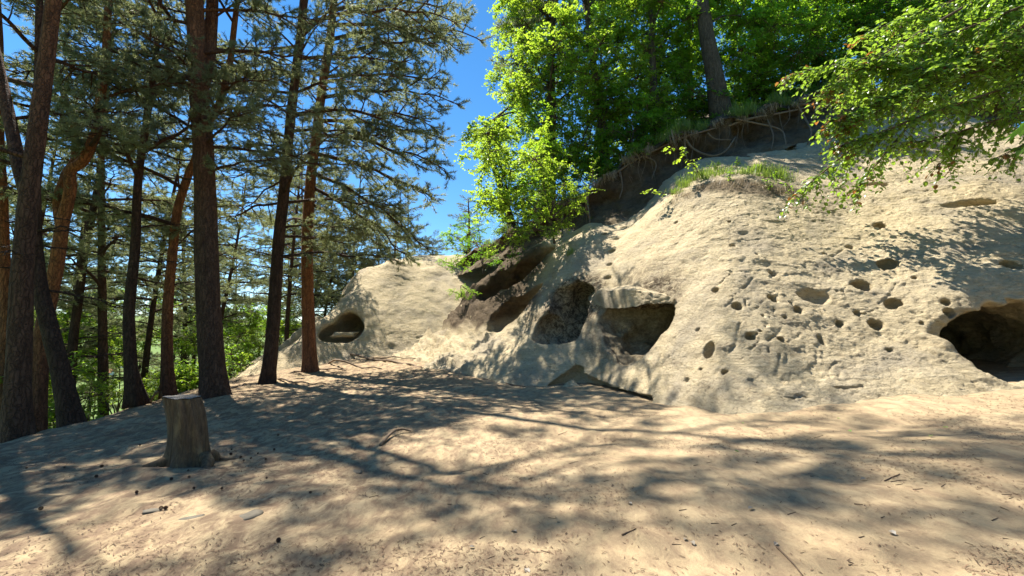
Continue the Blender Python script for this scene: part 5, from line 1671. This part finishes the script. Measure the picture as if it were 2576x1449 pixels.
# ------------------------------------------------------------------ surface roots by the middle pines
def surf_root(key, uvs, r0, r1):
    root, path = PINES[key]
    o = np.array(path[0]); pts = []
    for u, v in uvs:
        g = ground_hit(u, v); pts.append(np.array([g[0], g[1], float(G(g[0], g[1])) + 0.03]) - o)
    pts = catmull(pts, 6)
    pts[:, 2] += 0.03 * np.sin(np.arange(len(pts)) * 1.3)
    b = Bag(); b.tube(pts, np.linspace(r0, r1, len(pts)), 8, bumps=.2, seed=int(uvs[0][0]))
    link("root", b.mesh("surface_root", M_ROOT), root)
for a in [('p10', [(800, 893), (850, 900), (930, 905), (1010, 915), (1060, 925)], .07, .03), ('p10', [(790, 897), (830, 915), (900, 925), (960, 928)], .06, .02), ('p10', [(860, 902), (900, 890), (960, 884)], .04, .02),
          ('p10', [(770, 897), (730, 905), (700, 912)], .06, .03), ('p9', [(690, 950), (740, 940), (800, 930), (870, 932)], .06, .02), ('p9', [(665, 945), (630, 948), (590, 962)], .05, .02), ('p9', [(700, 955), (760, 965), (820, 968)], .04, .015),
          ('p8', [(565, 985), (590, 978), (620, 968)], .06, .02), ('p10', [(930, 905), (990, 900), (1050, 905)], .035, .015), ('p6', [(345, 1020), (380, 1012), (410, 1008)], .04, .02)]:
    surf_root(*a)

# ------------------------------------------------------------------ things lying on the ground
def gz(x, y):
    near = 1 - sstep(26, 40, np.hypot(x, y))
    r = 0.05 * fbm(x * 0.55, y * 0.55, 0, 3, 21) + 0.016 * fbm(x * 2.6, y * 2.6, 0, 3, 31) + sstep(0, -5, x) * 0.03 * fbm((x + 0.4 * y) * 1.6, (y - 0.3 * x) * 3.6, 0, 3, 41)
    return G(x, y) + r * near
M_CONE = mat_plain("pine_cone_scales", (0.085, 0.05, 0.035), 0.8, 0.4, 60, 0.6, .004)
import bmesh
def cone_mesh():
    b = Bag()
    for k in range(70):
        t = k / 70; a = k * 2.4; r = 0.021 * math.sin(math.pi * (0.12 + 0.86 * t)) ** .7
        c = np.array([r * math.cos(a), r * math.sin(a), 0.052 * t])
        o = np.array([math.cos(a), math.sin(a), .5]); s = np.array([-math.sin(a), math.cos(a), 0])
        V = np.array([c * [.3, .3, 1], c + s * .007, c + o * .009 + [0, 0, .002], c - s * .007, c + [0, 0, .006]])
        b.add(V, None, np.array([[0, 1, 2], [0, 2, 3], [1, 4, 2], [2, 4, 3]]))
    return b.mesh("pine_cone", M_CONE, False)
CONE = cone_mesh()
cones = [(610, 1152), (632, 1155), (650, 1146), (608, 1158), (585, 1140), (575, 1145), (670, 1157), (695, 1132), (665, 1215), (550, 1160), (425, 1213), (470, 1214), (478, 1198), (395, 1170), (345, 1133), (300, 1160), (250, 1185),
         (330, 1195), (335, 1243), (295, 1225), (240, 1205), (180, 1170), (160, 1195), (120, 1215), (555, 1235), (550, 1252), (480, 1235), (245, 1270), (100, 1300), (50, 1340), (410, 1290), (760, 1235), (775, 1245), (870, 1090), (700, 1100), (520, 1340), (700, 1360), (905, 1075),
         (60, 1190), (200, 1140), (400, 1290), (640, 1290)]
for k, (u, v) in enumerate(cones[::2] + cones[1:12:2]):
    g = ground_hit(u + rs.uniform(-9, 9), v + rs.uniform(-4, 4))
    o = link("pine_cone", CONE, None, (g[0], g[1], float(gz(g[0], g[1])) + .02), (1.4 + rs.uniform(-.3, .3), rs.uniform(-.3, .3), rs.uniform(0, 6)), rs.uniform(.42, .72))
    tag(o, "dark open pine cone lying on the sandy ground near the stump", "pine cone", "pine cones on the ground")
def stick(uvs, r, label=None, group=None, name="stick", mat=None, rise=0.0, cat="stick"):
    pts = []
    for i, (u, v) in enumerate(uvs):
        g = ground_hit(u, v); pts.append([g[0], g[1], float(gz(g[0], g[1])) + r * .8 + (rise * math.sin(math.pi * i / (len(uvs) - 1)))])
    pts = catmull(pts, 4) if len(pts) > 2 else np.array(pts)
    b = Bag(); o = pts[0].copy(); b.tube(pts - o, np.linspace(r, r * .5, len(pts)), 6, bumps=.15)
    s_ = link(name, b.mesh(name, mat or M_TWIG), None, tuple(o)); tag(s_, label, cat, group)
stick([(958, 1118), (985, 1100), (1010, 1092), (1035, 1091)], .028, "curved grey root arching out of the sand in the middle of the clearing", None, "arched_root", M_ROOT, .05, "root")
stick([(1268, 962), (1290, 966), (1322, 974)], .018, "dark straight stick lying at the foot of the rounded rock toe")
stick([(2225, 1208), (2246, 1199), (2264, 1191)], .007, "short reddish-brown stick near the right bottom")
stick([(1955, 1387), (1990, 1420), (2020, 1449)], .008, "long thin twig pointing at the camera near the bottom right")
stick([(1565, 1356), (1600, 1340)], .008, "dark twig on the sand at the bottom centre")
stick([(2240, 1209), (2262, 1206), (2280, 1206)], .004, "hair-thin twig beside the short reddish stick")
TWL = "short thin brown twig lying on the sand"
for k in range(70):
    u = rs.uniform(900, 2560); v = rs.uniform(1090, 1440) ; a = rs.uniform(-.6, .6); l = rs.uniform(8, 26)
    stick([(u, v), (u + l * math.cos(a), v + l * math.sin(a) * .7)], rs.uniform(.0025, .005), TWL, "twigs scattered over the sand", "twig", None, 0, "twig")
LFL = "small fallen leaf on the sand"
rng = np.random.default_rng(5)
M_FALL = [mat_leaf("fallen_green", (0.12, 0.2, 0.04), (0.2, 0.3, 0.07), .2), mat_leaf("fallen_grey", (0.20, 0.17, 0.13), (0.27, 0.235, 0.19), .1)]
FL = []
for m in M_FALL:
    V, T = leaf_arrays(np.array([[0, 0, .004]]), np.array([[1.0, 0, 0]]), np.array([[0, 0, 1.0]]), .055, .035, 6, .3); FL.append(mesh_np("fallen_leaf", V, T, m, None, False))
for (u, v, m) in [(1848, 1138, 0), (1870, 1063, 0), (2372, 1069, 0), (2142, 1088, 0), (2345, 1103, 0), (2105, 1047, 0), (2210, 1078, 1), (2180, 1205, 1), (1723, 1371, 1), (1895, 1290, 1), (1300, 1330, 1), (1180, 1372, 1), (1590, 1275, 1), (1955, 1376, 1), (2255, 1350, 1), (1740, 1372, 1), (1320, 1420, 1), (2300, 1140, 0)]:
    g = ground_hit(u, v)
    o = link("fallen_leaf", FL[m], None, (g[0], g[1], float(gz(g[0], g[1])) + .006), (rs.uniform(-.3, .3), rs.uniform(-.3, .3), rs.uniform(0, 6)), rs.uniform(.8, 1.5))
    tag(o, ("small fresh green leaf fallen on the sand" if m == 0 else "small pale dry leaf lying on the sand"), "leaf", "green leaves on the sand" if m == 0 else "dry leaves on the sand")
# embedded pale stones bottom left
for k, (u, v, r, lb) in enumerate([(392, 1288, .13, "pale grey-green stone set in the dark ground, lower left"), (625, 1300, .17, "flat dull stone set in the ground right below the stump"),
                                   (900, 1178, .12, "faint bluish flat stone in the tree shadow right of the stump"), (480, 1310, .12, "long low grey stone near the bottom left")]):
    g = ground_hit(u, v)
    o = boulder("stone", (g[0], g[1], float(gz(g[0], g[1])) - .012), (r * .8, r * .5, .022), mat_plain("pale_stone_%d" % k, (0.12, 0.105, 0.08), .9, .2, 12) if k == 0 else bpy.data.materials["pale_stone_0"], k, None, 2)
    o.rotation_euler = (0, 0, rs.uniform(0, 3)); tag(o, lb, "stone")
# needles and shreds strewn over the ground: nobody could count them
def litter():
    n = 90000
    r_ = np.random.default_rng(3)
    y = 1.6 + 17 * r_.random(n) ** 1.7; x = (r_.random(n) * 2.5 - 1.27) * (y + .6)
    keep = (edge_dist(x, y) < .3)
    H = FIELD1.look(FIELD1.H, x, y)
    keep &= ~((H > G(x, y) + .0) & (y > 5.5) & (x > -6))
    clump_ = fbm(x * 1.1, y * 1.1, 0, 3, 15) + 0.25 * sstep(2, -5, x)
    keep &= r_.random(n) < np.clip(.38 + 1.1 * clump_, .05, 1)
    x, y = x[keep], y[keep]; n = len(x)
    z = gz(x, y) + .004
    a = r_.random(n) * 3.14; l = r_.uniform(.02, .06, n) * (1 + .03 * y); w = r_.uniform(.0013, .0028, n) * (1 + .12 * y)
    d = np.stack([np.cos(a), np.sin(a), r_.normal(size=n) * .12], 1); s = np.stack([-np.sin(a), np.cos(a), 0 * a], 1)
    c = np.stack([x, y, z], 1)
    cu = s * (r_.normal(size=n) * .12 * l)[:, None] + np.array([0, 0, .004])
    V = np.stack([c - d * l[:, None] / 2 - s * w[:, None], c - d * l[:, None] / 2 + s * w[:, None], c + cu + s * w[:, None], c + cu - s * w[:, None], c + d * l[:, None] / 2], 1).reshape(-1, 3)
    k = np.arange(n)[:, None] * 5
    m = mat_leaf("needle_litter", (0.07, 0.042, 0.028), (0.22, 0.14, 0.085), .05, None, 0.0, .8, .2)
    tag(link("needle_litter", mesh_np("needle_litter", V, [k + [0, 1, 2, 3], k + [3, 2, 4]], m, None, False)), "fine brown pine needles and shreds strewn over the sand", None, None, "stuff")
litter()

# ------------------------------------------------------------------ farm houses far down in the valley
M_WALLW = mat_plain("white_render", (0.75, 0.73, 0.68), .9, .08, 1)
M_ROOF = mat_plain("red_roof", (0.30, 0.12, 0.07), .8, .2, 1)
M_GLASS = mat_plain("dark_pane", (0.03, 0.035, 0.04), .2, .1, 1, 0, 0, .5)
def house(u, v, Y, w, label, rot):
    p = P(u, v, Y); p[2] = float(G(p[0], p[1]))
    root = empty("farmhouse", tuple(p), label, "house"); root.rotation_euler = (0, 0, rot)
    h, dd = w * .32, w * .6
    V = np.array([[sx * w / 2, sy * dd / 2, z] for z in (-1, h) for sy in (-1, 1) for sx in (-1, 1)] + [[-w / 2, 0, h + dd * .42], [w / 2, 0, h + dd * .42]])
    link("wall", mesh_np("house_wall", V, [np.array([[0, 1, 5, 4], [3, 2, 6, 7]]), np.array([[2, 0, 4], [2, 4, 6], [4, 8, 6], [1, 3, 7], [1, 7, 5], [5, 7, 9]])], M_WALLW, None, False), root)
    e = .6
    R = []
    for s_ in (-1, 1):
        for z_ in (0, .3): R += [[-w / 2 - e, s_ * (dd / 2 + e), h - .3 + z_], [w / 2 + e, s_ * (dd / 2 + e), h - .3 + z_], [w / 2 + e, 0, h + dd * .42 + .1 + z_], [-w / 2 - e, 0, h + dd * .42 + .1 + z_]]
    F = []
    for o in (0, 8): F += [[o, o + 1, o + 2, o + 3], [o + 4, o + 5, o + 6, o + 7], [o, o + 1, o + 5, o + 4], [o + 1, o + 2, o + 6, o + 5], [o + 3, o, o + 4, o + 7]]
    link("roof", mesh_np("house_roof", np.array(R), np.array(F), M_ROOF, None, False), root)
    for k in range(3):
        x = (k - 1) * w * .3
        V = np.array([[x - .7, -dd / 2 - .05, h * .35], [x + .7, -dd / 2 - .05, h * .35], [x + .7, -dd / 2 - .05, h * .8], [x - .7, -dd / 2 - .05, h * .8], [x - .7, -dd / 2 + .05, h * .35], [x + .7, -dd / 2 + .05, h * .35], [x + .7, -dd / 2 + .05, h * .8], [x - .7, -dd / 2 + .05, h * .8]])
        link("window", mesh_np("window", V, np.array([[0, 1, 2, 3], [4, 5, 6, 7], [0, 1, 5, 4], [3, 2, 6, 7], [0, 3, 7, 4], [1, 2, 6, 5]]), M_GLASS, None, False), root)
for (u, v, w, lb, r_) in [(363, 905, 20, "white farmhouse far down in the valley, rightmost of three", .3), (306, 925, 18, "white farmhouse far down in the valley, middle of three", -.4), (268, 945, 18, "white farmhouse far down in the valley, leftmost of three", .1)]:
    a = P(u, v, 1.0) - np.array([0, 0, EYE])
    Yv = np.linspace(60, 900, 3000); f = EYE + Yv * a[2] - G(Yv * a[0], Yv)
    k = np.where(f < 0)[0]; Y = Yv[k[0]] if len(k) else 500
    print("house at", round(float(Y)))
    house(u, v, Y, min(w, Y * .022), lb, r_)

# ragged plants along the top of the bank
FR = "dry turf fringe hanging over the edge of the earth bank"
for k in range(60):
    i = rs.randrange(20, 170)
    if i >= len(TOPC) - 5: continue
    q = TOPC[i]
    o = link("turf_fringe", RT[k % 2] if k % 3 else GR[k % 3], None, (q[0], q[1] - .15, q[2] + .03), ((math.pi + rs.uniform(-.6, .2)) if k % 3 else rs.uniform(-.3, .2), rs.uniform(-.3, .3), rs.uniform(0, 6)), rs.uniform(.7, 1.4))
    tag(o, FR if k % 3 else "green grass tuft on the edge of the earth bank", "turf" if k % 3 else "grass tuft", "turf fringe of the bank" if k % 3 else "grass tufts on the bank edge")
